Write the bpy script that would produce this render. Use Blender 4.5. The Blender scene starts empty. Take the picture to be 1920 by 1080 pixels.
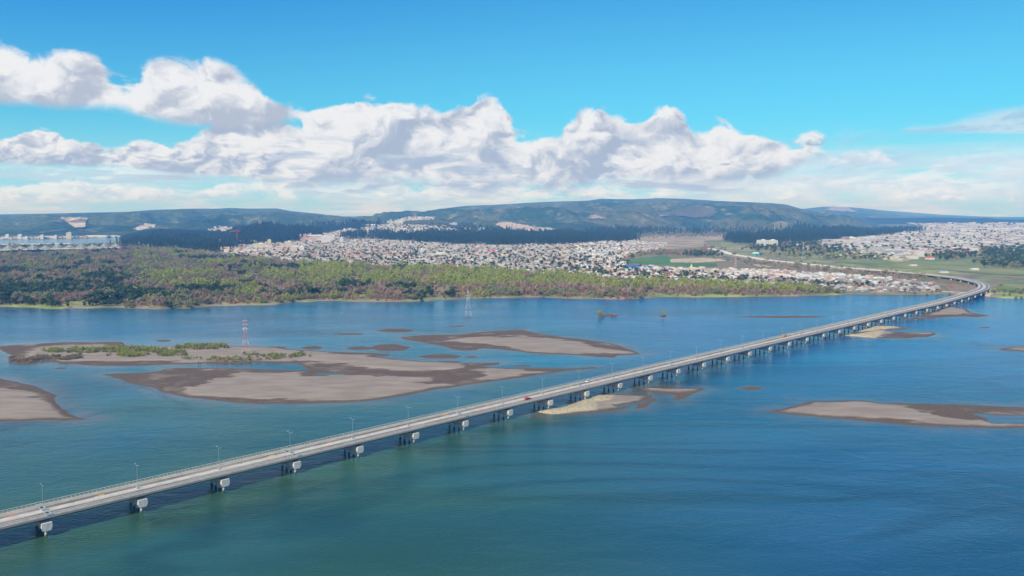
import bpy, math, random
import numpy as np
from math import radians, pi
random.seed(7); rng = np.random.default_rng(11)
scene = bpy.context.scene

# ------------------------------------------------------------------ camera
F, CX, CY, YH, HC = 1500.0, 960.0, 540.0, 395.0, 116.0
PITCH = math.atan((CY - YH) / F)
cam_d = bpy.data.cameras.new("camera"); cam = bpy.data.objects.new("camera", cam_d)
scene.collection.objects.link(cam); scene.camera = cam
cam.location = (0, 0, HC); cam.rotation_euler = (pi / 2 - PITCH, 0, 0)
cam_d.sensor_width = 36; cam_d.lens = 36 * F / 1920
cam_d.clip_start = 1; cam_d.clip_end = 120000
cp_, sp_ = math.cos(PITCH), math.sin(PITCH)

def ray(u, v):
    """unit-forward direction (x, y, z) with y horizontal distance 1"""
    u = np.asarray(u, float); v = np.asarray(v, float)
    x = (u - CX) / F; w = (CY - v) / F
    up = w * cp_ - sp_; fw = cp_ + w * sp_
    return x / fw, up / fw                    # dx per unit y, dz per unit y

REARTH = 6.371e6 * 1.12
def drop(x, y): return (np.asarray(x) ** 2 + np.asarray(y) ** 2) / (2 * REARTH)

def unp(u, v, z=0.0):
    """point of the (curved) level z seen at a spot of the photograph"""
    dx, dz = ray(u, v); t = (HC - z) / np.maximum(-dz, 1e-4)
    for _ in range(25):
        t = (HC - z + drop(dx * t, t)) / np.maximum(-dz, 1e-4)
        t = np.minimum(t, 40000)
    return dx * t, t

# ------------------------------------------------------------------ light and sky
SUN_AZ = math.atan2(-0.50, -0.87)          # clockwise from +Y
SUN_EL = radians(42)
to_sun = (math.sin(SUN_AZ) * math.cos(SUN_EL), math.cos(SUN_AZ) * math.cos(SUN_EL), math.sin(SUN_EL))
from mathutils import Vector
sd = bpy.data.lights.new("sun", 'SUN'); sun = bpy.data.objects.new("sun", sd)
scene.collection.objects.link(sun)
sun.rotation_euler = Vector(to_sun).to_track_quat('Z', 'Y').to_euler()
sun.location = (0, 0, 300)
sd.energy = 5.0; sd.angle = radians(0.53); sd.color = (1.0, 0.91, 0.77)

def N(nt, t, **kw):
    n = nt.nodes.new(t)
    for k, v in kw.items():
        if k == 'inp':
            for kk, vv in v.items(): n.inputs[kk].default_value = vv
        else: setattr(n, k, v)
    return n

class G:
    """small helper for node maths"""
    def __init__(s, nt): s.nt = nt
    def L(s, a, b): s.nt.links.new(a, b)
    def _set(s, sock, v):
        if hasattr(v, 'is_output') or isinstance(v, bpy.types.NodeSocket): s.L(v, sock)
        else: sock.default_value = v
    def m(s, op, a, b=0.0, c=None, clamp=False):
        n = N(s.nt, 'ShaderNodeMath', operation=op, use_clamp=clamp)
        s._set(n.inputs[0], a); s._set(n.inputs[1], b)
        if c is not None: s._set(n.inputs[2], c)
        return n.outputs[0]
    def sstep(s, x, a, b, lo=0.0, hi=1.0):
        n = N(s.nt, 'ShaderNodeMapRange', interpolation_type='SMOOTHSTEP')
        s._set(n.inputs[0], x); s._set(n.inputs[1], a); s._set(n.inputs[2], b); s._set(n.inputs[3], lo); s._set(n.inputs[4], hi)
        return n.outputs[0]
    def mix(s, f, a, b, blend='MIX'):
        n = N(s.nt, 'ShaderNodeMix', data_type='RGBA', blend_type=blend)
        s._set(n.inputs[0], f)
        for k, v in ((6, a), (7, b)):
            if isinstance(v, tuple): v = (*v[:3], 1.0)
            s._set(n.inputs[k], v)
        return n.outputs[2]
    def noise(s, vec, scale, detail=4, rough=0.55, dist=0.0, dim='3D'):
        n = N(s.nt, 'ShaderNodeTexNoise', noise_dimensions=dim)
        s._set(n.inputs['Vector'], vec)
        n.inputs['Scale'].default_value = scale; n.inputs['Detail'].default_value = detail
        n.inputs['Roughness'].default_value = rough; n.inputs['Distortion'].default_value = dist
        return n.outputs[0]
    def xyz(s, x, y, z):
        n = N(s.nt, 'ShaderNodeCombineXYZ')
        for i, v in enumerate((x, y, z)): s._set(n.inputs[i], v)
        return n.outputs[0]
    def sep(s, v):
        n = N(s.nt, 'ShaderNodeSeparateXYZ'); s.L(v, n.inputs[0]); return n.outputs
    def vscale(s, v, sc):
        n = N(s.nt, 'ShaderNodeVectorMath', operation='MULTIPLY'); s.L(v, n.inputs[0]); n.inputs[1].default_value = sc; return n.outputs[0]

world = bpy.data.worlds.new("World"); scene.world = world; world.use_nodes = True
wt = world.node_tree; wt.nodes.clear(); g = G(wt)
sky = N(wt, 'ShaderNodeTexSky', sky_type='NISHITA', sun_disc=False, sun_elevation=SUN_EL, sun_rotation=SUN_AZ,
        altitude=0, air_density=1.0, dust_density=0.6, ozone_density=2.5)
tc = N(wt, 'ShaderNodeTexCoord'); X, Y, Z = g.sep(tc.outputs['Generated'])
AZ = g.m('ARCTAN2', X, Y); EL = g.m('ARCSINE', Z)
AZR, ELM = 0.66, 0.40
def px2ang(u, v):
    dx, dz = ray(u, v); return float(np.arctan(dx)), float(np.arctan(dz / np.sqrt(1 + dx ** 2)))
a01 = g.m('MULTIPLY_ADD', AZ, 0.5 / AZR, 0.5, clamp=True)
front = g.sstep(Y, 0.0, 0.25)
def fcurve(pts):
    n = N(wt, 'ShaderNodeFloatCurve'); c = n.mapping.curves[0]
    P = sorted((px2ang(u, v)[0] / (2 * AZR) + 0.5, (px2ang(u, v)[1] + 0.05) / ELM) for u, v in pts)
    P = [(min(max(a, 0), 1), b) for a, b in P]
    while len(c.points) < len(P): c.points.new(0.5, 0.5)
    for p, (a, b) in zip(c.points, P): p.location = (a, b); p.handle_type = 'AUTO_CLAMPED'
    n.mapping.use_clip = False; n.mapping.update()
    g.L(a01, n.inputs[1])
    return g.m('MULTIPLY_ADD', n.outputs[0], ELM, -0.05)
skyc = g.mix(1.0, sky.outputs[0], (0.24, 0.80, 0.92), 'MULTIPLY')
skyc = g.mix(front, g.mix(1.0, sky.outputs[0], (0.60, 0.66, 0.66), 'MULTIPLY'), skyc)
SKYS = 0.15
skyc = g.mix(1.0, skyc, (SKYS, SKYS, SKYS), 'MULTIPLY')
# pale veil near the horizon and on the right
base = skyc
lft = g.m('MULTIPLY', g.m('MULTIPLY', g.sstep(AZ, 0.15, -0.75), g.sstep(EL, 0.02, 0.30)), front)
base = g.mix(g.m('MULTIPLY', g.sstep(EL, 0.10, 0.32), 0.45), base, (0.02, 0.30, 0.80))
base = g.mix(g.m('MULTIPLY', lft, 0.75), base, (0.008, 0.22, 0.76))
base = g.mix(g.m('MULTIPLY', g.sstep(EL, 0.30, 0.06), 0.45), base, (0.13, 0.58, 0.84))
veil = g.m('MULTIPLY', g.sstep(EL, 0.12, 0.0), 0.75)
base = g.mix(g.m('MULTIPLY', veil, front), base, (0.48, 0.80, 0.93))
def vor(vec, scale):
    n = N(wt, 'ShaderNodeTexVoronoi', feature='F1', voronoi_dimensions='2D')
    g.L(vec, n.inputs['Vector']); n.inputs['Scale'].default_value = scale
    d = g.m('MINIMUM', n.outputs['Distance'], 1.0); return g.m('MULTIPLY', d, d)
def off(v, dx, dy):
    n = N(wt, 'ShaderNodeVectorMath', operation='ADD'); g.L(v, n.inputs[0]); n.inputs[1].default_value = (dx, dy, 0); return n.outputs[0]
def field(scale, stretch, seed, wisp=0.60):
    """billow height (high at puff centres) and its slope towards the light"""
    py = g.m('MULTIPLY', EL, stretch); q = g.xyz(g.m('ADD', AZ, seed), g.m('ADD', py, seed * 0.37), 0.0)
    w = N(wt, 'ShaderNodeTexNoise', noise_dimensions='2D'); g.L(q, w.inputs['Vector']); w.inputs['Scale'].default_value = scale * 1.1; w.inputs['Detail'].default_value = 4
    wv = N(wt, 'ShaderNodeVectorMath', operation='MULTIPLY_ADD'); g.L(w.outputs['Color'], wv.inputs[0]); k = 0.9 / scale; wv.inputs[1].default_value = (k, k, 0); g.L(q, wv.inputs[2]); p = wv.outputs[0]
    def hgt(v):
        a = g.m('ADD', g.m('MULTIPLY', vor(v, scale), 0.60), g.m('MULTIPLY', vor(v, scale * 2.3), 0.28))
        a = g.m('ADD', a, g.m('MULTIPLY', vor(v, scale * 5.3), 0.12))
        return g.m('ADD', g.m('SUBTRACT', 0.30, g.m('MULTIPLY', a, 1.0)), g.m('MULTIPLY', g.m('SUBTRACT', g.noise(v, scale * 2.6, 8, 0.68, dim='2D'), 0.5), wisp))
    h0 = hgt(p); d = 0.17 / scale; h1 = hgt(off(p, d * 0.75, -d * 1.25))
    d2 = 0.5 / scale; b0 = g.noise(q, scale * 0.55, 3, 0.5, dim='2D'); b1 = g.noise(off(q, d2 * .6, -d2), scale * 0.55, 3, 0.5, dim='2D')
    hc = g.m('ADD', h0, g.m('MULTIPLY', g.m('SUBTRACT', b0, 0.5), 1.2))
    return hc, g.m('SUBTRACT', h1, h0), g.m('SUBTRACT', b1, b0)
FB = field(15, 1.45, 7.3); FS = field(27, 1.9, 21.9)
GAP = g.noise(g.xyz(AZ, g.m('MULTIPLY', EL, 2.4), 0.0), 11, 5, 0.6, 0.3, dim='2D')
def cumulus(base, top, bot, fld, amp=0.030, soft=0.007, softb=0.010, opac=1.0, white=(0.86, 0.88, 0.91), grey=(0.40, 0.48, 0.62), bil=2.0, lift=0.05, gaps=None):
    T = fcurve(top); B = fcurve(bot); hc, sl_, bg_ = fld
    mt = g.sstep(g.m('ADD', g.m('SUBTRACT', T, EL), g.m('MULTIPLY', hc, amp)), 0.0, soft)
    mb = g.sstep(g.m('ADD', g.m('SUBTRACT', EL, B), g.m('MULTIPLY', hc, amp * 0.35)), 0.0, softb)
    mask = g.m('MULTIPLY', mt, mb)
    if gaps is not None: mask = g.m('MULTIPLY', mask, g.sstep(g.m('ADD', GAP, g.m('MULTIPLY', hc, 0.2)), gaps[0], gaps[1]))
    mask = g.m('MULTIPLY', g.m('MULTIPLY', mask, opac), front)
    hh = g.m('DIVIDE', g.m('SUBTRACT', EL, B), g.m('MAXIMUM', g.m('SUBTRACT', T, B), 0.012), clamp=True)
    sh = g.m('ADD', g.m('MULTIPLY', g.m('POWER', hh, 0.7), 0.55), g.m('MULTIPLY', sl_, bil))
    sh = g.m('ADD', g.m('ADD', sh, g.m('MULTIPLY', bg_, 2.2)), g.m('MULTIPLY_ADD', hc, 0.45, lift))
    return g.mix(mask, base, g.mix(g.sstep(sh, -0.15, 0.85), grey, white))
SF = {}
def strat(base, top, bot, stretch=6.0, scale=9, lo=0.42, hi=0.62, opac=0.9, white=(0.86, 0.92, 0.95), grey=(0.55, 0.66, 0.78), soft=0.02):
    T = fcurve(top); B = fcurve(bot)
    if (scale, stretch) not in SF:
        q = g.xyz(AZ, g.m('MULTIPLY', EL, stretch), 0.0); q2 = g.xyz(AZ, g.m('MULTIPLY', g.m('SUBTRACT', EL, 0.006), stretch), 0.0)
        n = g.noise(q, scale, 6, 0.6, 0.3, dim='2D'); n2 = g.noise(q2, scale, 6, 0.6, 0.3, dim='2D'); SF[(scale, stretch)] = (n, g.m('SUBTRACT', n2, n))
    n, dn = SF[(scale, stretch)]
    m = g.m('MULTIPLY', g.m('MULTIPLY', g.sstep(g.m('SUBTRACT', T, EL), -soft, soft), g.sstep(g.m('SUBTRACT', EL, B), -soft * .5, soft * .5)), g.sstep(n, lo, hi))
    sh = g.sstep(g.m('MULTIPLY_ADD', dn, 5.0, 0.5), 0.1, 0.9)
    return g.mix(g.m('MULTIPLY', g.m('MULTIPLY', m, opac), front), base, g.mix(sh, grey, white))
base = strat(base, [(-200, 325), (600, 290), (1200, 300), (1600, 300), (1760, 290), (2100, 262)], [(-200, 420), (2100, 420)], 7.0, 8, 0.36, 0.58, 0.92, white=(0.84, 0.93, 0.98), grey=(0.56, 0.72, 0.86))
base = strat(base, [(-200, 440), (1300, 400), (1420, 330), (1600, 300), (1740, 296), (1860, 284), (1920, 280), (2100, 270)], [(-200, 430), (1400, 400), (1600, 385), (1920, 372), (2100, 365)], 3.5, 7, 0.28, 0.55, 0.8, white=(0.80, 0.90, 0.97), grey=(0.64, 0.80, 0.93))
base = strat(base, [(-100, 500), (1650, 300), (1700, 243), (1770, 236), (1840, 212), (1920, 203), (2100, 190)], [(-100, 260), (1600, 262), (1700, 249), (1920, 250), (2100, 252)], 3.5, 7, 0.15, 0.5, 0.8, white=(0.62, 0.76, 0.88), grey=(0.42, 0.60, 0.80), soft=0.006)
base = strat(base, [(-100, 500), (1380, 300), (1440, 236), (1540, 224), (1640, 240), (1720, 300), (2100, 330)], [(-100, 330), (1440, 310), (1700, 330), (2100, 300)], 3.5, 7, 0.44, 0.62, 0.45, white=(0.62, 0.78, 0.92), grey=(0.40, 0.60, 0.84))
base = cumulus(base, [(-200, 350), (0, 342), (100, 338), (150, 330), (220, 345), (300, 350), (380, 344), (480, 338), (600, 335), (800, 345), (2100, 350)], [(-200, 385), (400, 382), (800, 375), (2100, 385)], FS, 0.014, 0.006, 0.008, 0.85, gaps=(0.44, 0.56), white=(0.90, 0.95, 0.98), grey=(0.58, 0.70, 0.82))
base = cumulus(base, [(-200, 400), (1200, 340), (1420, 335), (1480, 330), (1560, 335), (1700, 330), (1800, 345), (2100, 340)], [(-200, 390), (1200, 372), (1500, 368), (1800, 375), (2100, 380)], FS, 0.012, 0.008, 0.012, 0.7, gaps=(0.38, 0.55), white=(0.90, 0.95, 0.98), grey=(0.66, 0.78, 0.88))
base = cumulus(base, [(-200, 400), (1500, 320), (1540, 296), (1575, 290), (1610, 284), (1640, 282), (1665, 296), (1700, 320), (2100, 400)], [(-200, 330), (1530, 312), (1600, 318), (1660, 312), (2100, 320)], FS, 0.014, 0.008, 0.010, 0.8, white=(0.84, 0.90, 0.95), grey=(0.60, 0.70, 0.84))
# main bank: broad grey-white body with strata, then bright puffs in front of it
base = cumulus(base, [(-100, 420), (200, 420), (300, 305), (370, 255), (430, 224), (500, 210), (560, 200), (640, 200), (700, 188), (760, 190), (830, 212), (880, 204), (925, 186), (948, 215), (975, 262), (1040, 262), (1075, 226), (1110, 212), (1165, 208), (1200, 224), (1235, 206), (1275, 217), (1310, 240), (1350, 224), (1400, 240), (1450, 244), (1490, 262), (1525, 264), (1552, 285), (1580, 350), (1650, 400), (2100, 420)],
               [(-100, 330), (330, 345), (480, 350), (640, 356), (760, 364), (900, 370), (1040, 370), (1150, 362), (1300, 364), (1400, 354), (1480, 330), (1550, 303), (2100, 330)], FB, 0.042, 0.010, 0.022)
base = strat(base, [(-100, 420), (420, 300), (560, 258), (800, 270), (1000, 300), (1300, 310), (1480, 320), (2100, 420)], [(-100, 330), (420, 350), (700, 362), (950, 372), (1300, 366), (1480, 345), (2100, 330)], 7.0, 8, 0.46, 0.62, 0.75, white=(0.66, 0.73, 0.82), grey=(0.42, 0.52, 0.68), soft=0.012)
base = cumulus(base, [(-100, 420), (330, 330), (370, 262), (430, 262), (500, 285), (560, 300), (620, 296), (700, 300), (760, 330), (900, 330), (1020, 318), (1100, 300), (1200, 290), (1280, 296), (1360, 300), (1440, 280), (1500, 262), (1548, 272), (1570, 330), (2100, 420)],
               [(-100, 330), (360, 328), (500, 336), (640, 338), (760, 348), (900, 350), (1050, 350), (1200, 342), (1300, 345), (1400, 330), (1500, 312), (1550, 300), (2100, 330)], FS, 0.030, 0.010, 0.020, 0.92, gaps=(0.42, 0.56), lift=0.16)
base = cumulus(base, [(-200, 262), (0, 262), (45, 252), (80, 246), (120, 254), (165, 262), (200, 274), (225, 270), (260, 262), (300, 268), (340, 280), (420, 288), (520, 300), (560, 330), (620, 380), (2100, 420)], [(-200, 316), (0, 313), (200, 319), (330, 330), (450, 338), (620, 345), (2100, 345)], FS, 0.014, 0.005, 0.008)
base = cumulus(base, [(-200, 40), (0, 66), (60, 92), (120, 98), (180, 112), (215, 140), (245, 144), (290, 120), (340, 116), (400, 132), (440, 142), (480, 162), (530, 185), (590, 202), (640, 225), (700, 300), (2100, 420)], [(-200, 205), (0, 205), (120, 209), (220, 216), (290, 228), (350, 242), (420, 246), (540, 242), (700, 250), (2100, 250)], FB, 0.032, 0.012, 0.014, lift=0.12, grey=(0.46, 0.52, 0.64))
bg = N(wt, 'ShaderNodeBackground'); bg.inputs['Strength'].default_value = 1.0
g.L(base, bg.inputs[0]); wo = N(wt, 'ShaderNodeOutputWorld'); g.L(bg.outputs[0], wo.inputs[0])
world.cycles.sampling_method = 'MANUAL'; world.cycles.sample_map_resolution = 512

vs = scene.view_settings
scene.display_settings.display_device = 'sRGB'
vs.view_transform = 'Standard'; vs.look = 'None'; vs.gamma = 1.0; vs.use_curve_mapping = False; vs.exposure = 0.0
scene.cycles.volume_bounces = 1; scene.cycles.max_bounces = 6; scene.cycles.use_denoising = True

# ------------------------------------------------------------------ helpers
def setp(o, label=None, cat=None, group=None, kind=None):
    if label: o['label'] = label
    if cat: o['category'] = cat
    if group: o['group'] = group
    if kind: o['kind'] = kind
    return o
C = scene.collection
def mk_mesh(name, V, quads=None, tris=None, mats=(), fcol=None, vcol=None, smooth=False, midx=None):
    V = np.asarray(V, np.float32).reshape(-1, 3)
    quads = np.zeros((0, 4), np.int32) if quads is None or len(quads) == 0 else np.asarray(quads, np.int32).reshape(-1, 4)
    tris = np.zeros((0, 3), np.int32) if tris is None or len(tris) == 0 else np.asarray(tris, np.int32).reshape(-1, 3)
    me = bpy.data.meshes.new(name)
    me.vertices.add(len(V)); me.vertices.foreach_set('co', V.ravel())
    idx = np.concatenate([quads.ravel(), tris.ravel()])
    tot = np.concatenate([np.full(len(quads), 4), np.full(len(tris), 3)]).astype(np.int32)
    st = np.concatenate([[0], np.cumsum(tot)[:-1]]).astype(np.int32) if len(tot) else np.zeros(0, np.int32)
    me.loops.add(len(idx)); me.loops.foreach_set('vertex_index', idx.astype(np.int32))
    me.polygons.add(len(tot)); me.polygons.foreach_set('loop_start', st); me.polygons.foreach_set('loop_total', tot)
    if midx is not None: me.polygons.foreach_set('material_index', np.asarray(midx, np.int32))
    me.update(calc_edges=True)
    me.polygons.foreach_set('use_smooth', np.full(len(tot), bool(smooth)))
    for a, dom in ((fcol, 'FACE'), (vcol, 'POINT')):
        if a is not None:
            at = me.attributes.new('Col', 'FLOAT_COLOR', dom)
            a = np.asarray(a, np.float32); a4 = np.ones((len(a), 4), np.float32); a4[:, :3] = a[:, :3]
            at.data.foreach_set('color', a4.ravel())
    for m in mats: me.materials.append(m)
    return me
def obj(name, me, parent=None, loc=None):
    o = bpy.data.objects.new(name, me); C.objects.link(o)
    if parent is not None: o.parent = parent
    if loc is not None: o.location = loc
    return o
def empty(name, loc=(0, 0, 0), rz=0, **kw):
    o = bpy.data.objects.new(name, None); C.objects.link(o); o.location = loc; o.rotation_euler = (0, 0, rz)
    o.empty_display_size = 1
    return setp(o, **kw)

class MB:
    def __init__(s): s.V = []; s.Q = []; s.T = []; s.qm = []; s.tm = []; s.n = 0
    def add(s, V, Q=(), T=(), mi=0):
        V = np.asarray(V, float).reshape(-1, 3); s.V.append(V)
        for q in Q: s.Q.append([i + s.n for i in q]); s.qm.append(mi)
        for t in T: s.T.append([i + s.n for i in t]); s.tm.append(mi)
        s.n += len(V)
    def box(s, c, d, rz=0, mi=0, taper=1.0):
        x, y, z = [k / 2 for k in d]; a = []
        for zz, k in ((-z, 1), (z, taper)):
            for sx, sy in ((-1, -1), (1, -1), (1, 1), (-1, 1)): a.append((sx * x * k, sy * y * k, zz))
        a = np.array(a); cr, sr = math.cos(rz), math.sin(rz)
        a = np.c_[a[:, 0] * cr - a[:, 1] * sr, a[:, 0] * sr + a[:, 1] * cr, a[:, 2]] + np.array(c)
        s.add(a, [(0, 3, 2, 1), (4, 5, 6, 7), (0, 1, 5, 4), (1, 2, 6, 5), (2, 3, 7, 6), (3, 0, 4, 7)], mi=mi)
    def tube(s, p, q, r0, r1=None, n=6, mi=0):
        r1 = r0 if r1 is None else r1
        p = np.array(p, float); q = np.array(q, float); d = q - p; d /= max(np.linalg.norm(d), 1e-9)
        a = np.cross(d, (0, 0, 1)); a = np.array((1., 0, 0)) if np.linalg.norm(a) < 1e-4 else a / np.linalg.norm(a)
        b = np.cross(d, a); V = []
        for c, r in ((p, r0), (q, r1)):
            for k in range(n):
                t = 2 * pi * k / n; V.append(c + r * (a * math.cos(t) + b * math.sin(t)))
        s.add(V, [(k, (k + 1) % n, n + (k + 1) % n, n + k) for k in range(n)], mi=mi)
        if n == 4: s.add([], [])
        c0 = [s.n - 2 * n + k for k in range(n)][::-1]; c1 = [s.n - n + k for k in range(n)]
        for ring in (c0, c1):
            for k in range(1, n - 1): s.T.append([ring[0], ring[k], ring[k + 1]]); s.tm.append(mi)
    def prism(s, poly, y0, y1, mi=0, M=None):
        """closed polygon in (x, z) extruded along y"""
        n = len(poly); V = np.array([(x, y0, z) for x, z in poly] + [(x, y1, z) for x, z in poly], float)
        if M is not None: V = V @ M[0].T + M[1]
        b = s.n; s.add(V, [(k, (k + 1) % n, n + (k + 1) % n, n + k) for k in range(n)], mi=mi)
        for k in range(1, n - 1):
            s.T.append([b, b + k + 1, b + k]); s.T.append([b + n, b + n + k, b + n + k + 1]); s.tm += [mi, mi]
    def mesh(s, name, mats, smooth=False):
        return mk_mesh(name, np.concatenate(s.V), s.Q, s.T, mats, midx=s.qm + s.tm, smooth=smooth)

def perlin(x, y, seed=0):
    r = np.random.default_rng(seed); gx = r.uniform(0, 2 * pi, 4096)
    x0 = np.floor(x).astype(np.int64); y0 = np.floor(y).astype(np.int64)
    def gr(i, j):
        h = (i * 73856093 ^ j * 19349663) & 4095; a = gx[h]; return np.cos(a), np.sin(a)
    fx, fy = x - x0, y - y0; sx = fx * fx * fx * (fx * (fx * 6 - 15) + 10); sy = fy * fy * fy * (fy * (fy * 6 - 15) + 10)
    def d(i, j):
        a, b = gr(x0 + i, y0 + j); return a * (fx - i) + b * (fy - j)
    return 1.5 * ((d(0, 0) * (1 - sx) + d(1, 0) * sx) * (1 - sy) + (d(0, 1) * (1 - sx) + d(1, 1) * sx) * sy)
def fbm(x, y, s, octv=4, seed=0, rough=0.5):
    o = 0; a = 1.0; x = np.asarray(x, float) / s; y = np.asarray(y, float) / s
    for k in range(octv): o = o + a * perlin(x, y, seed + k); x = x * 2.03 + 17.1; y = y * 2.03 - 9.7; a *= rough
    return o
def sstep(x, a, b): t = np.clip((x - a) / (b - a), 0, 1); return t * t * (3 - 2 * t)

def inside(poly, x, y):
    c = np.zeros(np.shape(x), bool); n = len(poly)
    for i in range(n):
        x1, y1 = poly[i]; x2, y2 = poly[(i + 1) % n]
        if y1 == y2: continue
        m = (y1 > y) != (y2 > y)
        c ^= m & (x < (x2 - x1) * (y - y1) / (y2 - y1) + x1)
    return c
def sdf(poly, x, y):
    d = np.full(np.shape(x), 1e9); n = len(poly)
    for i in range(n):
        x1, y1 = poly[i]; x2, y2 = poly[(i + 1) % n]; ex, ey = x2 - x1, y2 - y1
        t = np.clip(((x - x1) * ex + (y - y1) * ey) / max(ex * ex + ey * ey, 1e-9), 0, 1)
        d = np.minimum(d, np.hypot(x - x1 - t * ex, y - y1 - t * ey))
    return np.where(inside(poly, x, y), d, -d)
def upoly(px, z=0.0):
    a = np.array(px, float); x, y = unp(a[:, 0], a[:, 1], z); return list(zip(x.tolist(), y.tolist()))

# ------------------------------------------------------------------ materials
def mat(name):
    m = bpy.data.materials.new(name); m.use_nodes = True; nt = m.node_tree; b = nt.nodes['Principled BSDF']
    b.inputs['Specular IOR Level'].default_value = 0.3
    return m, nt, b, G(nt)
def pos(nt): return N(nt, 'ShaderNodeNewGeometry').outputs['Position']
def simple(name, col, rough=0.8, var=0.18, scale=0.5, metal=0.0, bump=0.0):
    m, nt, b, h = mat(name); b.inputs['Roughness'].default_value = rough; b.inputs['Metallic'].default_value = metal
    n = h.noise(pos(nt), scale, 5)
    k = h.sstep(n, 0.3, 0.7, 1 - var, 1 + var)
    h.L(h.mix(1.0, tuple(col), h.xyz(k, k, k), 'MULTIPLY'), b.inputs['Base Color'])
    if bump:
        bp = N(nt, 'ShaderNodeBump', inp={'Strength': bump, 'Distance': 0.1}); h.L(n, bp.inputs['Height']); h.L(bp.outputs[0], b.inputs['Normal'])
    return m
def attr_mat(name, rough=0.85, var=0.12, scale=0.05):
    m, nt, b, h = mat(name); b.inputs['Roughness'].default_value = rough
    a = N(nt, 'ShaderNodeAttribute', attribute_name='Col')
    k = h.sstep(h.noise(pos(nt), scale, 6, 0.65), 0.3, 0.7, 1 - var, 1 + var)
    h.L(h.mix(1.0, a.outputs[0], h.xyz(k, k, k), 'MULTIPLY'), b.inputs['Base Color'])
    return m

M_conc = simple('concrete', (0.44, 0.42, 0.385), 0.85, 0.14, 0.35)
M_pier = simple('pier_concrete', (0.66, 0.65, 0.61), 0.85, 0.12, 0.9)
def pier_mat():
    m, nt, b, h = mat('pier_stained'); p = pos(nt); x, y, z = h.sep(p); b.inputs['Roughness'].default_value = .85
    n = h.noise(h.xyz(x, y, h.m('MULTIPLY', z, .3)), 1.2, 5, .65); c = h.mix(h.sstep(n, .35, .7), (0.66, 0.65, 0.61), (0.50, 0.49, 0.45))
    wl = h.sstep(h.m('ADD', z, h.m('MULTIPLY', n, .6)), 0.7, 1.3)
    h.L(h.mix(wl, (0.12, 0.13, 0.09), c), b.inputs['Base Color']); return m
M_pier = pier_mat()
M_walk = simple('walkway_concrete', (0.57, 0.515, 0.42), 0.85, 0.12, 0.4)
M_white = simple('white_paint', (0.78, 0.78, 0.76), 0.5, 0.05)
M_galv = simple('galvanised_steel', (0.30, 0.34, 0.36), 0.45, 0.08)
M_rail = simple('railing_paint', (0.30, 0.29, 0.27), 0.6, 0.1)
M_orange = simple('orange_marking', (0.75, 0.22, 0.05), 0.7, 0.25, 2.0)
M_yellow = simple('yellow_marking', (0.72, 0.42, 0.06), 0.7, 0.25, 2.0)
M_red = simple('red_paint', (0.55, 0.06, 0.04), 0.5, 0.1)
M_dark = simple('dark_rubber', (0.03, 0.03, 0.03), 0.7, 0.1)
M_glass = simple('dark_glass', (0.03, 0.04, 0.05), 0.1, 0.05)

def asphalt():
    m, nt, b, h = mat('bridge_asphalt'); b.inputs['Roughness'].default_value = 0.9
    n = h.noise(pos(nt), 0.07, 5, 0.6); n2 = h.noise(pos(nt), 1.2, 4, 0.6)
    c = h.mix(h.sstep(n, 0.35, 0.65), (0.165, 0.14, 0.115), (0.27, 0.235, 0.19))
    k = h.sstep(n2, 0.2, 0.8, 0.85, 1.15)
    h.L(h.mix(1.0, c, h.xyz(k, k, k), 'MULTIPLY'), b.inputs['Base Color']); return m
M_asph = asphalt()

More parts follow.
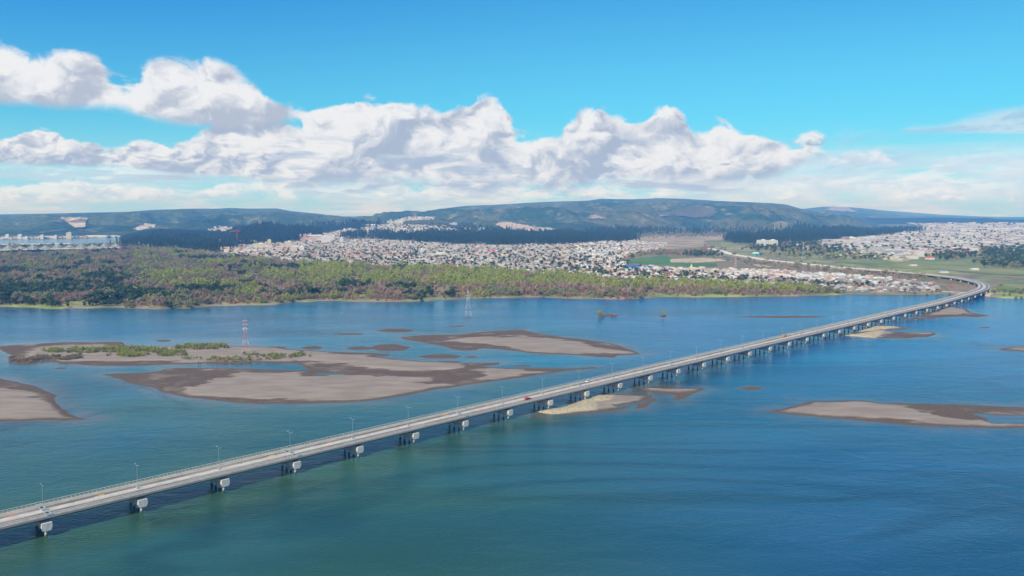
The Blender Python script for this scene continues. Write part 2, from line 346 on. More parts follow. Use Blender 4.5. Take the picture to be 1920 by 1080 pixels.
def water_mat():
    m, nt, b, h = mat('river_water'); p = pos(nt); x, y, z = h.sep(p)
    b.inputs['IOR'].default_value = 1.33; b.inputs['Specular IOR Level'].default_value = 0.33
    a = N(nt, 'ShaderNodeAttribute', attribute_name='Col')           # R calm, G blue share, B silt
    cr, cg, cb = h.sep(a.outputs[0]) if False else (None, None, None)
    s = N(nt, 'ShaderNodeSeparateColor'); h.L(a.outputs[0], s.inputs[0]); calm, blue, silt_reflection = s.outputs
    q = h.xyz(h.m('MULTIPLY', x, 1.0), h.m('MULTIPLY', y, 2.2), 0.0)
    nb = h.noise(q, 0.0035, 5, 0.55, 0.8)
    f = h.m('ADD', blue, h.m('MULTIPLY', h.m('SUBTRACT', nb, 0.5), 0.9), clamp=True)
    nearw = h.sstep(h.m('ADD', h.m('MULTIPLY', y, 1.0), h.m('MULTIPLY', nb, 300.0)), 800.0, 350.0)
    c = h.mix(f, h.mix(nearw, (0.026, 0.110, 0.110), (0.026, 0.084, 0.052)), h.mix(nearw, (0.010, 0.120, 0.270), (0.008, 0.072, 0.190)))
    c = h.mix(h.m('MULTIPLY', silt_reflection, 0.75), c, (0.13, 0.12, 0.10))
    st = h.noise(h.xyz(h.m('MULTIPLY', x, 0.25), y, 3.0), 0.02, 6, 0.6, 0.4)
    k = h.sstep(st, 0.3, 0.7, 0.82, 1.16)
    ln = h.m('ABSOLUTE', h.m('SUBTRACT', h.noise(h.xyz(h.m('MULTIPLY', x, 0.35), y, 9.0), 0.006, 4, 0.5, 1.2), 0.5))
    k = h.m('MULTIPLY', k, h.sstep(ln, 0.0, 0.022, 0.72, 1.0))
    cloud_shade = h.noise(h.xyz(h.m('MULTIPLY', x, 0.55), y, 21.0), 0.0042, 4, 0.5, 0.8); k = h.m('MULTIPLY', k, h.sstep(cloud_shade, 0.38, 0.52, 0.74, 1.04))  # broad cloud shadows on the river, painted as darker patches of water colour
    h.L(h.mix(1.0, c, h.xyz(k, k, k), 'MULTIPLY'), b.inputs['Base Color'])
    r = h.m('MULTIPLY_ADD', calm, -0.06, 0.13); h.L(r, b.inputs['Roughness'])
    w1 = h.noise(h.xyz(x, h.m('MULTIPLY', y, 1.5), 0.0), 0.55, 5, 0.62, 0.5)
    w2 = h.noise(h.xyz(h.m('MULTIPLY', x, 0.6), y, 4.0), 0.10, 4, 0.6, 0.6)
    hh = h.m('ADD', h.m('MULTIPLY', w1, 0.45), h.m('MULTIPLY', w2, 1.1))
    amt = h.m('MULTIPLY', h.sstep(st, 0.28, 0.68, 0.45, 1.0), h.m('MULTIPLY_ADD', calm, -0.85, 1.0))
    bp = N(nt, 'ShaderNodeBump', inp={'Distance': 1.0}); h.L(h.m('MULTIPLY', amt, 0.6), bp.inputs['Strength']); h.L(hh, bp.inputs['Height'])
    h.L(bp.outputs[0], b.inputs['Normal'])
    return m
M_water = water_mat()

def sand_mat():
    m, nt, b, h = mat('river_sand'); p = pos(nt)
    a = N(nt, 'ShaderNodeAttribute', attribute_name='Col'); s = N(nt, 'ShaderNodeSeparateColor'); h.L(a.outputs[0], s.inputs[0])
    hgt, rock, _ = s.outputs     # R: height above the river in metres / 2
    n = h.noise(p, 0.05, 7, 0.65, 0.3); n2 = h.noise(p, 0.9, 4, 0.6)
    x, y, z = h.sep(p); n3 = h.noise(h.xyz(h.m('MULTIPLY', x, .3), y, 0.), 0.12, 5, 0.6)
    x0, y0, z0 = h.sep(p); lvl = h.m('ADD', hgt, h.m('MULTIPLY', h.m('SUBTRACT', n, 0.5), 0.22))
    f = h.sstep(h.m('ADD', lvl, h.m('MULTIPLY', h.m('SUBTRACT', h.noise(h.xyz(h.m('MULTIPLY', x0, .35), y0, 0.), 0.35, 5, 0.65), 0.5), 0.12)), 0.12, 0.27)
    dry = h.mix(h.sstep(n3, 0.35, 0.65), (0.262, 0.208, 0.162), (0.328, 0.266, 0.21))
    wet = h.mix(h.sstep(n2, 0.3, 0.7), (0.095, 0.064, 0.042), (0.165, 0.115, 0.078))
    c = h.mix(f, wet, dry)
    rk = h.mix(h.sstep(h.noise(p, 1.3, 3, 0.6), 0.35, 0.6), (0.22, 0.18, 0.11), (0.56, 0.47, 0.31))
    c = h.mix(rock, c, rk)
    h.L(c, b.inputs['Base Color']); h.L(h.sstep(f, 0.0, 1.0, 0.75, 0.95), b.inputs['Roughness']); b.inputs['Specular IOR Level'].default_value = 0.12
    bp = N(nt, 'ShaderNodeBump', inp={'Distance': 0.25, 'Strength': 0.4}); h.L(h.noise(p, 0.5, 6, 0.65), bp.inputs['Height']); h.L(bp.outputs[0], b.inputs['Normal'])
    return m
M_sand = sand_mat()

def foliage(name, c1, c2, c3):
    m, nt, b, h = mat(name); b.inputs['Roughness'].default_value = 0.9; b.inputs['Specular IOR Level'].default_value = 0.1
    oi = N(nt, 'ShaderNodeObjectInfo'); n = h.noise(pos(nt), 0.35, 3, 0.6)
    c = h.mix(oi.outputs['Random'], c1, c2); c = h.mix(h.sstep(n, 0.4, 0.7), c, c3)
    h.L(c, b.inputs['Base Color']); return m
FOL = [foliage('evergreen_leaf', (0.032, 0.068, 0.028), (0.060, 0.105, 0.040), (0.085, 0.13, 0.05)),
       foliage('willow_leaf', (0.32, 0.37, 0.07), (0.42, 0.43, 0.10), (0.22, 0.26, 0.07)),
       foliage('bare_twig', (0.34, 0.23, 0.17), (0.44, 0.33, 0.25), (0.24, 0.17, 0.13)),
       foliage('olive_leaf', (0.20, 0.22, 0.10), (0.28, 0.27, 0.14), (0.14, 0.155, 0.075)),
       foliage('rusty_shrub_leaf', (0.36, 0.18, 0.10), (0.44, 0.26, 0.13), (0.25, 0.14, 0.08)),
       foliage('pine_needle', (0.020, 0.050, 0.028), (0.042, 0.078, 0.038), (0.065, 0.10, 0.048))]
M_bark = simple('bark', (0.12, 0.09, 0.07), 0.95)

# ------------------------------------------------------------------ ground raster: land and hills in one height function
NA, NR = 1300, 620
AZ0, AZ1 = -0.68, 0.68
LR0, LR1 = math.log(600.0), math.log(24000.0)
azs = np.linspace(AZ0, AZ1, NA); lrs = np.linspace(LR0, LR1, NR); rs = np.exp(lrs)
AA, RR = np.meshgrid(azs, rs); XX = RR * np.sin(AA); YY = RR * np.cos(AA)
DROP = drop(XX, YY)
def az_of(u): return np.arctan(ray(u, 400)[0])
shore_px = [(-150, 584), (0, 576), (60, 577), (90, 580), (150, 579), (220, 578), (260, 581), (350, 580), (375, 576), (420, 574), (470, 573), (500, 573), (560, 567), (600, 565), (700, 567), (800, 566), (850, 562), (950, 559), (1020, 558), (1060, 561),
            (1130, 562), (1180, 563), (1240, 558), (1330, 558), (1420, 557), (1520, 556), (1580, 553), (1700, 554), (1760, 552), (1830, 553), (1850, 556), (1880, 560), (1950, 560), (2100, 561)]
su, sv = np.array(shore_px, float).T
sx_, sy_ = unp(su, sv, 0.0)
sh_az = np.arctan2(sx_, sy_); sh_r = np.hypot(sx_, sy_)
rsh = np.interp(AA, sh_az, sh_r) + 7 * fbm(AA * 900, RR, 30, 3, 3)
land = -2.5 + 4.4 * sstep(RR - rsh, -6, 16) + 0.7 * sstep(RR - rsh, 10, 300) + 0.35 * fbm(XX, YY, 90, 3, 5)
# far reach of the river on the left
def inter_v(pts, z=0.0):
    a = np.array(pts, float); x, y = unp(a[:, 0], a[:, 1], z); return np.arctan2(x, y), np.hypot(x, y)
n_az, n_r = inter_v([(-150, 463), (0, 462), (110, 461), (180, 459), (222, 452)])
f_az, f_r = inter_v([(-150, 449), (0, 449.5), (60, 448.5), (140, 447.5), (222, 445)])
lo = np.interp(AA, n_az, n_r); hi = np.interp(AA, f_az, f_r)
lag = sstep(np.minimum(RR - lo, hi - RR), -30, 30) * (AA < az_of(224))
land = land * (1 - lag) - 2.5 * lag

def ridge(crest, Db, Dc, back=1.5, amp=30, seed=1, p=1.25, scale=900, edge=0.012, slopes=None):
    a = np.array(crest, float); dx, dz = ray(a[:, 0], a[:, 1])
    ca = np.arctan(dx); D = Dc if np.ndim(Dc) else np.full(len(a), float(Dc))
    zc = HC + D * (dz / np.sqrt(1 + dx ** 2)) + D ** 2 / (2 * REARTH)
    zc = np.interp(AA, ca, zc); DD = np.interp(AA, ca, D)
    db = np.interp(AA, ca, Db if np.ndim(Db) else np.full(len(a), float(Db)))
    t = (RR - db) / (DD - db)
    pr = np.where(t < 1, np.clip(t, 0, 1) ** p * (1 - 0.0 * t), 1 - ((t - 1) / (back - 1)) ** 1.5)
    pr = np.where(t > 1, np.clip(1 - np.abs(t - 1) * 1.5 / (back - 1) * 0.7, -0.5, 1), pr)
    m = sstep(AA, ca[0] - edge, ca[0] + edge * 2) * sstep(-AA, -ca[-1] - edge, -ca[-1] + edge * 2)
    gul = -np.abs(fbm(XX, YY, scale, 5, seed, 0.5)) * 1.6 + 0.5
    gul2 = fbm(XX, YY, scale * 0.25, 4, seed + 40)
    env = np.clip(t * 3, 0, 1) * np.clip(np.abs(1 - t) * 1.5 + 0.03, 0, 1)
    z = zc * pr * m + amp * gul * env * m + amp * 0.22 * gul2 * env * m
    return np.where((t <= 0) | (m <= 0) | (t > back), -30, z - 1.0)
RID = {}
RID['far_left'] = ridge([(-200, 404), (0, 402), (60, 401), (130, 399.5), (200, 398), (240, 397), (280, 394), (340, 391.5), (400, 391), (430, 389.5), (470, 391), (520, 391), (545, 396), (575, 398.5), (610, 403), (660, 409), (700, 411), (760, 412)],
                        4150, 8600, amp=110, seed=3, scale=1300, p=0.95)
RID['saddle'] = ridge([(430, 424), (480, 418), (520, 416), (600, 415), (650, 413), (700, 409), (760, 402), (800, 402)], 4300, 6400, amp=14, seed=13, scale=900)
RID['knoll'] = ridge([(218, 452), (226, 441), (245, 436), (265, 432), (300, 427.5), (340, 430), (370, 431), (400, 432), (430, 426), (470, 420), (500, 418), (560, 424), (600, 432), (660, 440)], 3150, 3950, amp=10, seed=23, scale=400, p=0.8, edge=0.003)
RID['main'] = ridge([(520, 437), (560, 431), (600, 426), (640, 419), (680, 411), (720, 405), (745, 399.5), (790, 397.5), (820, 392), (870, 386.5), (920, 384), (960, 382), (1010, 379), (1060, 377), (1100, 376), (1125, 373), (1180, 373.5), (1230, 371), (1290, 373),
                     (1340, 376), (1400, 378), (1450, 380.5), (1475, 383), (1500, 391), (1540, 401), (1580, 407), (1640, 409)], 3900, 8200, amp=150, seed=33, scale=1500, p=1.15)
RID['right'] = ridge([(1440, 400), (1490, 393), (1545, 387), (1600, 388.5), (1640, 392), (1680, 399), (1720, 403), (1800, 405), (1860, 409), (1920, 411), (2050, 411)], 8500, 13500, amp=60, seed=43, scale=2200)
RID['far_right'] = ridge([(1380, 397), (1500, 391), (1600, 390), (1680, 396), (1760, 402), (1850, 406), (1960, 408), (2100, 408)], 13500, 18000, amp=40, seed=53, scale=3000)
RID['low_right'] = ridge([(1560, 409), (1640, 408), (1700, 408), (1770, 408), (1820, 409), (1850, 408), (1880, 411), (1960, 412), (2100, 412)], 7600, 8700, amp=6, seed=63, scale=700, edge=0.01)
RID['foothill'] = ridge([(560, 446), (640, 436), (700, 425), (740, 411), (780, 406), (820, 407), (850, 414), (900, 416), (950, 418), (1000, 424), (1060, 430), (1140, 434), (1300, 438), (1450, 441)], 3050, 5000, amp=12, seed=73, scale=600, p=1.3)
ALL = land.copy()
for k in RID: ALL = np.maximum(ALL, RID[k])
GZ = ALL - DROP
def gz(x, y):
    x = np.asarray(x, float); y = np.asarray(y, float)
    a = (np.arctan2(x, y) - AZ0) / (AZ1 - AZ0) * (NA - 1); r = (np.log(np.maximum(np.hypot(x, y), 1)) - LR0) / (LR1 - LR0) * (NR - 1)
    a = np.clip(a, 0, NA - 1.001); r = np.clip(r, 0, NR - 1.001); i = a.astype(int); j = r.astype(int); fa = a - i; fr = r - j
    return (GZ[j, i] * (1 - fa) + GZ[j, i + 1] * fa) * (1 - fr) + (GZ[j + 1, i] * (1 - fa) + GZ[j + 1, i + 1] * fa) * fr
TS = np.exp(np.linspace(math.log(620), math.log(22000), 400))
def hit(u, v):
    """where the line of sight through a spot of the photograph meets the terrain"""
    u = np.atleast_1d(np.asarray(u, float)); v = np.atleast_1d(np.asarray(v, float)); ox = np.zeros(len(u)); oy = np.zeros(len(u))
    for s in range(0, len(u), 4000):
        dx, dz = ray(u[s:s + 4000], v[s:s + 4000]); T = TS[None, :]; xx = dx[:, None] * T
        dd = HC + dz[:, None] * T - gz(xx, T + 0 * xx)
        below = dd < 0; k = np.where(below.any(1), below.argmax(1), len(TS) - 1); k = np.maximum(k, 1); i = np.arange(len(k))
        d0, d1 = dd[i, k - 1], dd[i, k]; f = np.clip(d0 / np.where(d0 - d1 == 0, 1, d0 - d1), 0, 1)
        t = TS[k - 1] + f * (TS[k] - TS[k - 1]); ox[s:s + 4000] = dx * t; oy[s:s + 4000] = t
    return ox, oy, gz(ox, oy)

def grid_faces(mask):
    """quads over grid cells whose mask (NRxNA bool per vertex) has any corner"""
    m = mask[:-1, :-1] | mask[1:, :-1] | mask[:-1, 1:] | mask[1:, 1:]
    j, i = np.nonzero(m); w = mask.shape[1]
    return np.stack([j * w + i, j * w + i + 1, (j + 1) * w + i + 1, (j + 1) * w + i], 1)
def compact(V, Q, extra=None):
    u, inv = np.unique(Q.ravel(), return_inverse=True)
    return V[u], inv.reshape(-1, 4), (extra[u] if extra is not None else None)

# ------------------------------------------------------------------ land cover colours
def project(x, y, z):
    dz = z - HC; cf = y * cp_ - dz * sp_; cu = dz * cp_ + y * sp_
    return CX + F * x / cf, CY - F * cu / cf
UU, VV = project(XX, YY, 2.0 - DROP)
cov = np.zeros(XX.shape + (3,)); cov[:] = (0.19, 0.18, 0.085)
nz = fbm(XX, YY, 160, 5, 91); nz2 = fbm(XX, YY, 45, 4, 95)
def blend(c, w): 
    global cov
    cov = cov * (1 - w[..., None]) + np.array(c) * w[..., None]
blend((0.27, 0.30, 0.08), sstep(nz, 0.0, 0.5)); blend((0.27, 0.20, 0.13), sstep(-nz2, 0.05, 0.5) * 0.8)
def zone(px): return inside(px, UU, VV).astype(float)
TOWN = [(425, 468), (520, 458), (600, 452), (700, 450), (850, 459), (960, 462), (1080, 456), (1180, 453), (1250, 457), (1235, 470), (1180, 478), (1160, 492), (1180, 500), (1290, 505), (1440, 508), (1560, 516), (1690, 527), (1765, 537), (1745, 547), (1640, 549), (1520, 542),
        (1400, 537), (1300, 533), (1200, 531), (1080, 520), (960, 510), (840, 507), (740, 504), (640, 500), (540, 494), (440, 484)]
TOWNR = [(1600, 462), (1640, 443), (1680, 434), (1740, 424), (1700, 419), (1940, 418), (2050, 418), (2050, 478), (1920, 470), (1840, 466), (1760, 474), (1680, 478), (1600, 476)]
blend((0.17, 0.155, 0.13), zone(TOWN) * 0.9); blend((0.26, 0.23, 0.20), zone(TOWNR) * 0.9)
far = sstep(RR, 2500, 4000); blend((0.10, 0.11, 0.06), far * (1 - zone(TOWNR)) * 0.8); blend((0.19, 0.20, 0.09), far * sstep(fbm(XX, YY, 420, 4, 131), 0.05, 0.35) * (1 - zone(TOWNR)) * sstep(UU, 1150, 1350) * 0.9)
M_land = attr_mat('land_cover', 0.95, 0.3, 0.03)
Vg = np.stack([XX, YY, land - DROP], -1).reshape(-1, 3)
lm = land > -2.3
V, Q, c = compact(Vg, grid_faces(lm), cov.reshape(-1, 3))
setp(obj('land', mk_mesh('land', V, Q, mats=[M_land], vcol=c, smooth=True)), kind='structure')

def hill_mat(name, dark, mid, light, s=0.0016):
    m, nt, b, h = mat(name); b.inputs['Roughness'].default_value = 0.95; b.inputs['Specular IOR Level'].default_value = 0.05; p = pos(nt)
    x, y, z = h.sep(p); q = h.xyz(x, h.m('MULTIPLY', y, 0.45), h.m('MULTIPLY', z, 2.0))
    n = h.noise(q, s, 6, 0.6, 0.6); n2 = h.noise(q, s * 6, 6, 0.65, 0.3); n3 = h.noise(p, 0.03, 4, 0.7)
    c = h.mix(h.sstep(n, 0.44, 0.56), dark, mid); c = h.mix(h.sstep(n2, 0.54, 0.66), c, light)
    k = h.sstep(n3, 0.25, 0.75, 0.6, 1.4); c = h.mix(1.0, c, h.xyz(k, k, k), 'MULTIPLY')
    h.L(c, b.inputs['Base Color'])
    bp = N(nt, 'ShaderNodeBump', inp={'Distance': 22.0, 'Strength': 0.7}); h.L(h.noise(p, 0.02, 6, 0.65), bp.inputs['Height']); h.L(bp.outputs[0], b.inputs['Normal'])
    return m
H_main = hill_mat('main_hill_cover', (0.034, 0.072, 0.040), (0.095, 0.112, 0.062), (0.185, 0.172, 0.105))
H_left = hill_mat('left_hill_cover', (0.032, 0.065, 0.034), (0.075, 0.105, 0.052), (0.15, 0.155, 0.095))
H_dark = hill_mat('wooded_hill_cover', (0.016, 0.03, 0.018), (0.026, 0.042, 0.024), (0.045, 0.055, 0.032))
hm = dict(far_left=H_left, saddle=H_dark, knoll=H_dark, main=H_main, right=H_main, far_right=H_left, low_right=H_dark, foothill=H_main)
for k, z in RID.items():
    V = np.stack([XX, YY, z - DROP], -1).reshape(-1, 3)
    V, Q, _ = compact(V, grid_faces(z > land - 4))
    setp(obj('hills', mk_mesh('hills', V, Q, mats=[hm[k]], smooth=True)), kind='structure')

# ------------------------------------------------------------------ riverbed sheet to the horizon and the river
def disc(name, z, rmax, mat_, na=360, nr=160, r0=20):
    a = np.linspace(0, 2 * pi, na, endpoint=False); r = np.exp(np.linspace(math.log(r0), math.log(rmax), nr))
    A, R = np.meshgrid(a, r); V = np.stack([R * np.sin(A), R * np.cos(A), z - R ** 2 / (2 * REARTH)], -1).reshape(-1, 3)
    j, i = np.meshgrid(np.arange(nr - 1), np.arange(na), indexing='ij'); i2 = (i + 1) % na
    Q = np.stack([j * na + i, (j + 1) * na + i, (j + 1) * na + i2, j * na + i2], -1).reshape(-1, 4)
    V = np.concatenate([V, [[0, 0, z]]]); T = np.stack([np.arange(na), (np.arange(na) + 1) % na, np.full(na, len(V) - 1)], 1)
    return obj(name, mk_mesh(name, V, Q, T, [mat_], smooth=True))
setp(disc('ground', -6.0, 24500, simple('riverbed_silt', (0.09, 0.10, 0.06), 0.95, 0.3, 0.002)), kind='structure')

BARS = {}
BARS['main'] = [(-8, 650), (20, 647), (60, 645), (110, 642), (200, 641), (226, 641), (236, 648), (300, 650), (340, 648), (430, 648), (480, 650), (520, 651), (545, 655), (590, 658), (640, 660), (700, 662), (732, 665), (726, 668), (700, 668.5), (745, 673), (800, 677.5), (860, 680), (900, 681), (936, 680), (932, 684), (900, 687),
                (945, 690), (1000, 690.5), (1060, 691.5), (1110, 688.5), (1120, 690), (1060, 696), (1010, 703), (960, 710), (900, 718), (860, 724.5), (820, 730), (760, 741.5), (700, 751), (640, 755), (560, 757), (480, 757.5), (420, 753), (350, 745), (318, 738), (305, 736), (290, 728), (262, 722), (250, 719), (225, 712), (190, 702),
                (225, 700), (270, 699), (296, 697), (310, 691.5), (340, 690), (400, 690), (480, 692), (540, 694), (578, 694), (572, 688), (556, 682), (520, 680), (480, 680), (400, 681), (370, 682), (300, 684.5), (240, 686.5), (180, 686), (150, 683.5), (110, 680), (76, 675), (70, 682), (40, 681), (15, 676), (20, 671), (30, 668), (6, 660)]
BARS['upper'] = [(748, 632), (790, 628.5), (870, 627), (900, 623), (960, 619), (978, 617.5), (1005, 625), (1060, 633), (1100, 637), (1150, 645), (1180, 655), (1202, 664), (1160, 666), (1150, 670.5), (1120, 669), (1090, 666.5), (1000, 662), (960, 657.5), (925, 654), (900, 653), (892, 657), (862, 657), (848, 654), (820, 647), (790, 641), (760, 637)]
BARS['left'] = [(-400, 700), (0, 709), (30, 716), (70, 725), (88, 735), (105, 742), (100, 750), (113, 762), (128, 773), (138, 780), (155, 784.5), (190, 785.5), (150, 787), (100, 788.5), (0, 791), (-400, 794)]
BARS['right'] = [(1440, 773), (1455, 769), (1480, 764), (1515, 754), (1530, 752.5), (1590, 750.5), (1620, 752), (1650, 756), (1700, 756.5), (1760, 758), (1850, 761), (1920, 764), (2300, 770), (2300, 812), (1920, 803.5), (1880, 803.5), (1800, 801.5), (1720, 797.5), (1700, 797), (1660, 793), (1600, 788), (1520, 780)]
BARS['rubble'] = [(1003, 772), (1020, 769), (1060, 763), (1085, 753), (1120, 742), (1150, 739.5), (1215, 741), (1222, 743), (1215, 750), (1228, 748), (1230, 751), (1222, 757), (1212, 763), (1190, 767), (1170, 768), (1120, 773), (1070, 776.5), (1030, 776)]
BARS['spit'] = [(1198, 728.5), (1215, 726), (1290, 728), (1318, 727.5), (1323, 730), (1300, 737), (1282, 746), (1270, 751), (1264, 748), (1268, 741), (1240, 738), (1212, 734)]
BARS['far_a'] = [(1575, 629), (1610, 626.5), (1640, 621), (1655, 619.5), (1690, 623), (1750, 623.5), (1757, 627), (1740, 632), (1690, 635), (1650, 634), (1610, 630.5)]
BARS['far_b'] = [(1605, 623), (1640, 612), (1680, 612.5), (1702, 616), (1680, 618), (1650, 617), (1625, 622)]
BARS['far_c'] = [(1708, 598), (1735, 590), (1760, 580), (1780, 575), (1812, 580), (1822, 587), (1858, 592), (1830, 595), (1790, 594), (1740, 597)]
BARS['edge'] = [(1868, 655), (1895, 651.5), (1920, 651), (1990, 652), (1990, 661), (1920, 659), (1890, 657)]
for i, (a, b, c, d) in enumerate([(620, 628, 686, 624.5), (704, 623, 778, 616), (838, 613, 872, 610.5), (480, 653, 541, 649.5), (562, 655, 607, 648.5), (645, 656, 702, 649.5), (690, 658, 770, 645), (780, 672.5, 868, 664), (870, 671, 894, 667.5),
                                  (955, 687.5, 1000, 684), (1385, 731.5, 1432, 725), (1834, 615.5, 1857, 613), (1360, 596, 1560, 592), (1118, 594, 1160, 589), (1236, 595, 1250, 591), (290, 641, 322, 637), (98, 692, 128, 689), (800, 680.5, 866, 677), (1668, 803, 1705, 799), (1455, 803, 1460, 802)][:-2]):
    m = (a + c) / 2; q = (b + d) / 2
    BARS[f'small{i}'] = [(a, q + 0.4), (a * .7 + c * .3, d + .6), (m + (c - a) * .15, d), (c, q - 0.8), (c * .85 + a * .15, b - .6), (m, b), (a * .75 + c * .25, b - 0.4)]
WET = {'main': [[(190, 701), (320, 689), (440, 694), (425, 706), (385, 716), (350, 728), (350, 744), (300, 734), (240, 716)],
                [(556, 678), (640, 683), (700, 690), (770, 694), (860, 690), (905, 678), (940, 684), (890, 700), (922, 712), (855, 727), (790, 713), (740, 708), (650, 704), (560, 704), (470, 700), (430, 692), (580, 692)],
                [(340, 742), (480, 744), (560, 750), (625, 757), (480, 760), (400, 755)], [(-10, 648), (230, 639), (236, 648), (110, 648), (75, 655), (60, 662), (30, 672), (-8, 662)], [(940, 688), (1120, 686), (1120, 694), (1020, 703), (985, 699)], [(590, 657), (735, 661), (735, 669), (640, 665)],
                [(100, 676), (180, 681), (330, 678), (330, 688), (180, 690), (70, 678)]],
       'upper': [[(745, 628), (870, 625), (960, 617), (1010, 622), (1140, 640), (1210, 664), (1170, 661), (1080, 643), (1000, 634), (900, 632), (850, 640), (900, 646), (980, 655), (960, 660), (880, 662), (740, 634)], [(1090, 662), (1210, 664), (1160, 674), (1080, 668)]],
       'left': [[(-400, 698), (0, 706), (75, 722), (110, 742), (96, 750), (60, 738), (0, 732), (-400, 725)]],
       'right': [[(1650, 753), (1920, 762), (2300, 768), (2300, 800), (1930, 797), (1860, 796), (1790, 786), (1720, 774), (1685, 762)], [(1600, 786), (1720, 793), (1720, 800), (1600, 792)]],
       'rubble': [[(1150, 758), (1195, 754), (1232, 744), (1235, 755), (1212, 766), (1165, 768)]],
       'spit': [[(1235, 735), (1330, 728), (1270, 756)]], 'far_a': [[(1640, 626), (1690, 625), (1740, 628), (1690, 640), (1640, 634)]], 'far_c': [[(1700, 590), (1790, 589), (1870, 588), (1850, 600), (1700, 600)]]}
POOL = {'main': [[(588, 701.5), (600, 700), (625, 700), (645, 701), (630, 703), (600, 703)]], 'right': [[(1826, 777), (1850, 776), (1872, 779), (1905, 779), (1930, 778), (2300, 782), (2300, 796), (1920, 795), (1860, 795), (1852, 791), (1856, 785), (1840, 781)]],
        'rubble': [[(1150, 760), (1200, 752), (1216, 750), (1205, 754), (1165, 763)], [(1168, 768), (1184, 762), (1192, 757), (1196, 757), (1188, 766), (1172, 770)]]}
ROCK = {'rubble': [[(1000, 773), (1060, 761), (1085, 752), (1118, 741), (1150, 741), (1149, 752), (1120, 756), (1118, 770), (1030, 778)]], 'far_a': [[(1575, 630), (1640, 620), (1660, 619), (1655, 626), (1640, 636)]], 'far_b': [[(1600, 624), (1640, 611), (1690, 614), (1650, 619)]]}
def bar(name, poly, step):
    P = upoly(poly); a = np.array(P); pad = 6
    x = np.arange(a[:, 0].min() - pad, a[:, 0].max() + pad, step); y = np.arange(a[:, 1].min() - pad, a[:, 1].max() + pad, step)
    Xg, Yg = np.meshgrid(x, y)
    wob = 0.8 * fbm(Xg, Yg, 9, 4, 7) + 1.2 * fbm(Xg, Yg, 30, 3, 17)
    small = name.startswith('small')
    d = sdf(P, Xg, Yg) + wob * (0.5 if small else 1.0)
    sc = 0.03 if small else 0.075
    cap = 0.28 if small else 1.1
    z = np.where(d > 0, cap * (1 - np.exp(-d * sc * 1.4 / cap)) + 0.02, d * 0.18)
    z = z + np.where(d > 0, 0.05 * fbm(Xg, Yg, 14, 4, 27) * np.clip(d / 3, 0, 1), 0)
    dry = np.ones_like(z)
    for w in WET.get(name, []):
        q = sdf(upoly(w), Xg, Yg) + 10 * fbm(Xg * 0.5, Yg, 22, 5, 37, 0.62); k = sstep(q, -7, 6); z = np.where(d > 0, z * (1 - k) + np.minimum(z, 0.24 + 0.16 * fbm(Xg * 0.5, Yg, 12, 5, 47, 0.6)) * k, z)
    for w in POOL.get(name, []):
        q = sdf(upoly(w), Xg, Yg) + 1.2 * fbm(Xg, Yg, 7, 4, 57, 0.6); z = z - sstep(q, -1.5, 1.5) * (0.7 + np.maximum(z, 0))
    rock = np.zeros_like(z)
    for w in ROCK.get(name, []):
        q = sdf(upoly(w), Xg, Yg) + 1.0 * fbm(Xg, Yg, 8, 3, 67); k = sstep(q, -1, 1.5); rock = np.maximum(rock, k)
        z = z + np.where(d > 0, k * (0.7 * sstep(q, 0, 6) + 0.35 * np.abs(fbm(Xg, Yg, 2.6, 3, 77))), 0)
    V = np.stack([Xg, Yg, z - drop(Xg, Yg)], -1).reshape(-1, 3)
    msk = z > -0.9; w_ = msk.shape[1]
    V, Q, c = compact(V, grid_faces(msk), np.stack([np.clip(z / 2, 0, 1), rock, 0 * z], -1).reshape(-1, 3))
    return setp(obj('sandbar', mk_mesh('sandbar', V, Q, mats=[M_sand], vcol=c, smooth=True)), kind='structure')
for k, poly in BARS.items(): bar(k, poly, 1.3 if k in ('main', 'upper', 'right', 'left', 'rubble') else 0.9)

# water surface
na, nr = 800, 640
a = np.concatenate([np.linspace(-1.5, -0.76, 40), np.linspace(-0.75, 0.75, na - 80), np.linspace(0.76, 1.5, 40)]); r = np.exp(np.linspace(math.log(25), math.log(5200), nr)); A, R = np.meshgrid(a, r)
Xw, Yw = R * np.sin(A), R * np.cos(A); uw, vw = project(Xw, Yw, -drop(Xw, Yw))
calm = np.zeros_like(Xw)
for poly, s in (([(-20, 640), (620, 630), (700, 618), (1000, 640), (1200, 665), (1120, 690), (700, 700), (300, 735), (200, 700), (0, 690)], 20),):
    calm = np.maximum(calm, sstep(sdf(upoly(poly), Xw, Yw), -s, s) * 0.75)
for kx, s in (('main', 14), ('right', 16), ('spit', 14), ('rubble', 8), ('far_a', 10), ('far_c', 10), ('left', 10)):
    calm = np.maximum(calm, sstep(sdf(upoly(BARS[kx]), Xw, Yw) + 5 * fbm(Xw, Yw, 30, 3, 8), -s, 2) * 0.8)
calm = np.maximum(calm, 0.35 * sstep(fbm(Xw, Yw * 2.5, 160, 4, 15), 0.25, 0.75))
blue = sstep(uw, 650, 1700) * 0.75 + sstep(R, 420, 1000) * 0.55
silt_reflection = np.clip(0.8 * sstep(-np.abs(vw - (1042 - 0.254 * uw)), -40, -4) * sstep(-uw, -1500, -400), 0, 1) * sstep(fbm(Xw, Yw, 40, 4, 99) + 0.8, 0.0, 1.2)  # bridge's reflection painted into the water colour as a greener strip
blue = blue - silt_reflection * 0.9
shal = np.zeros_like(Xw)
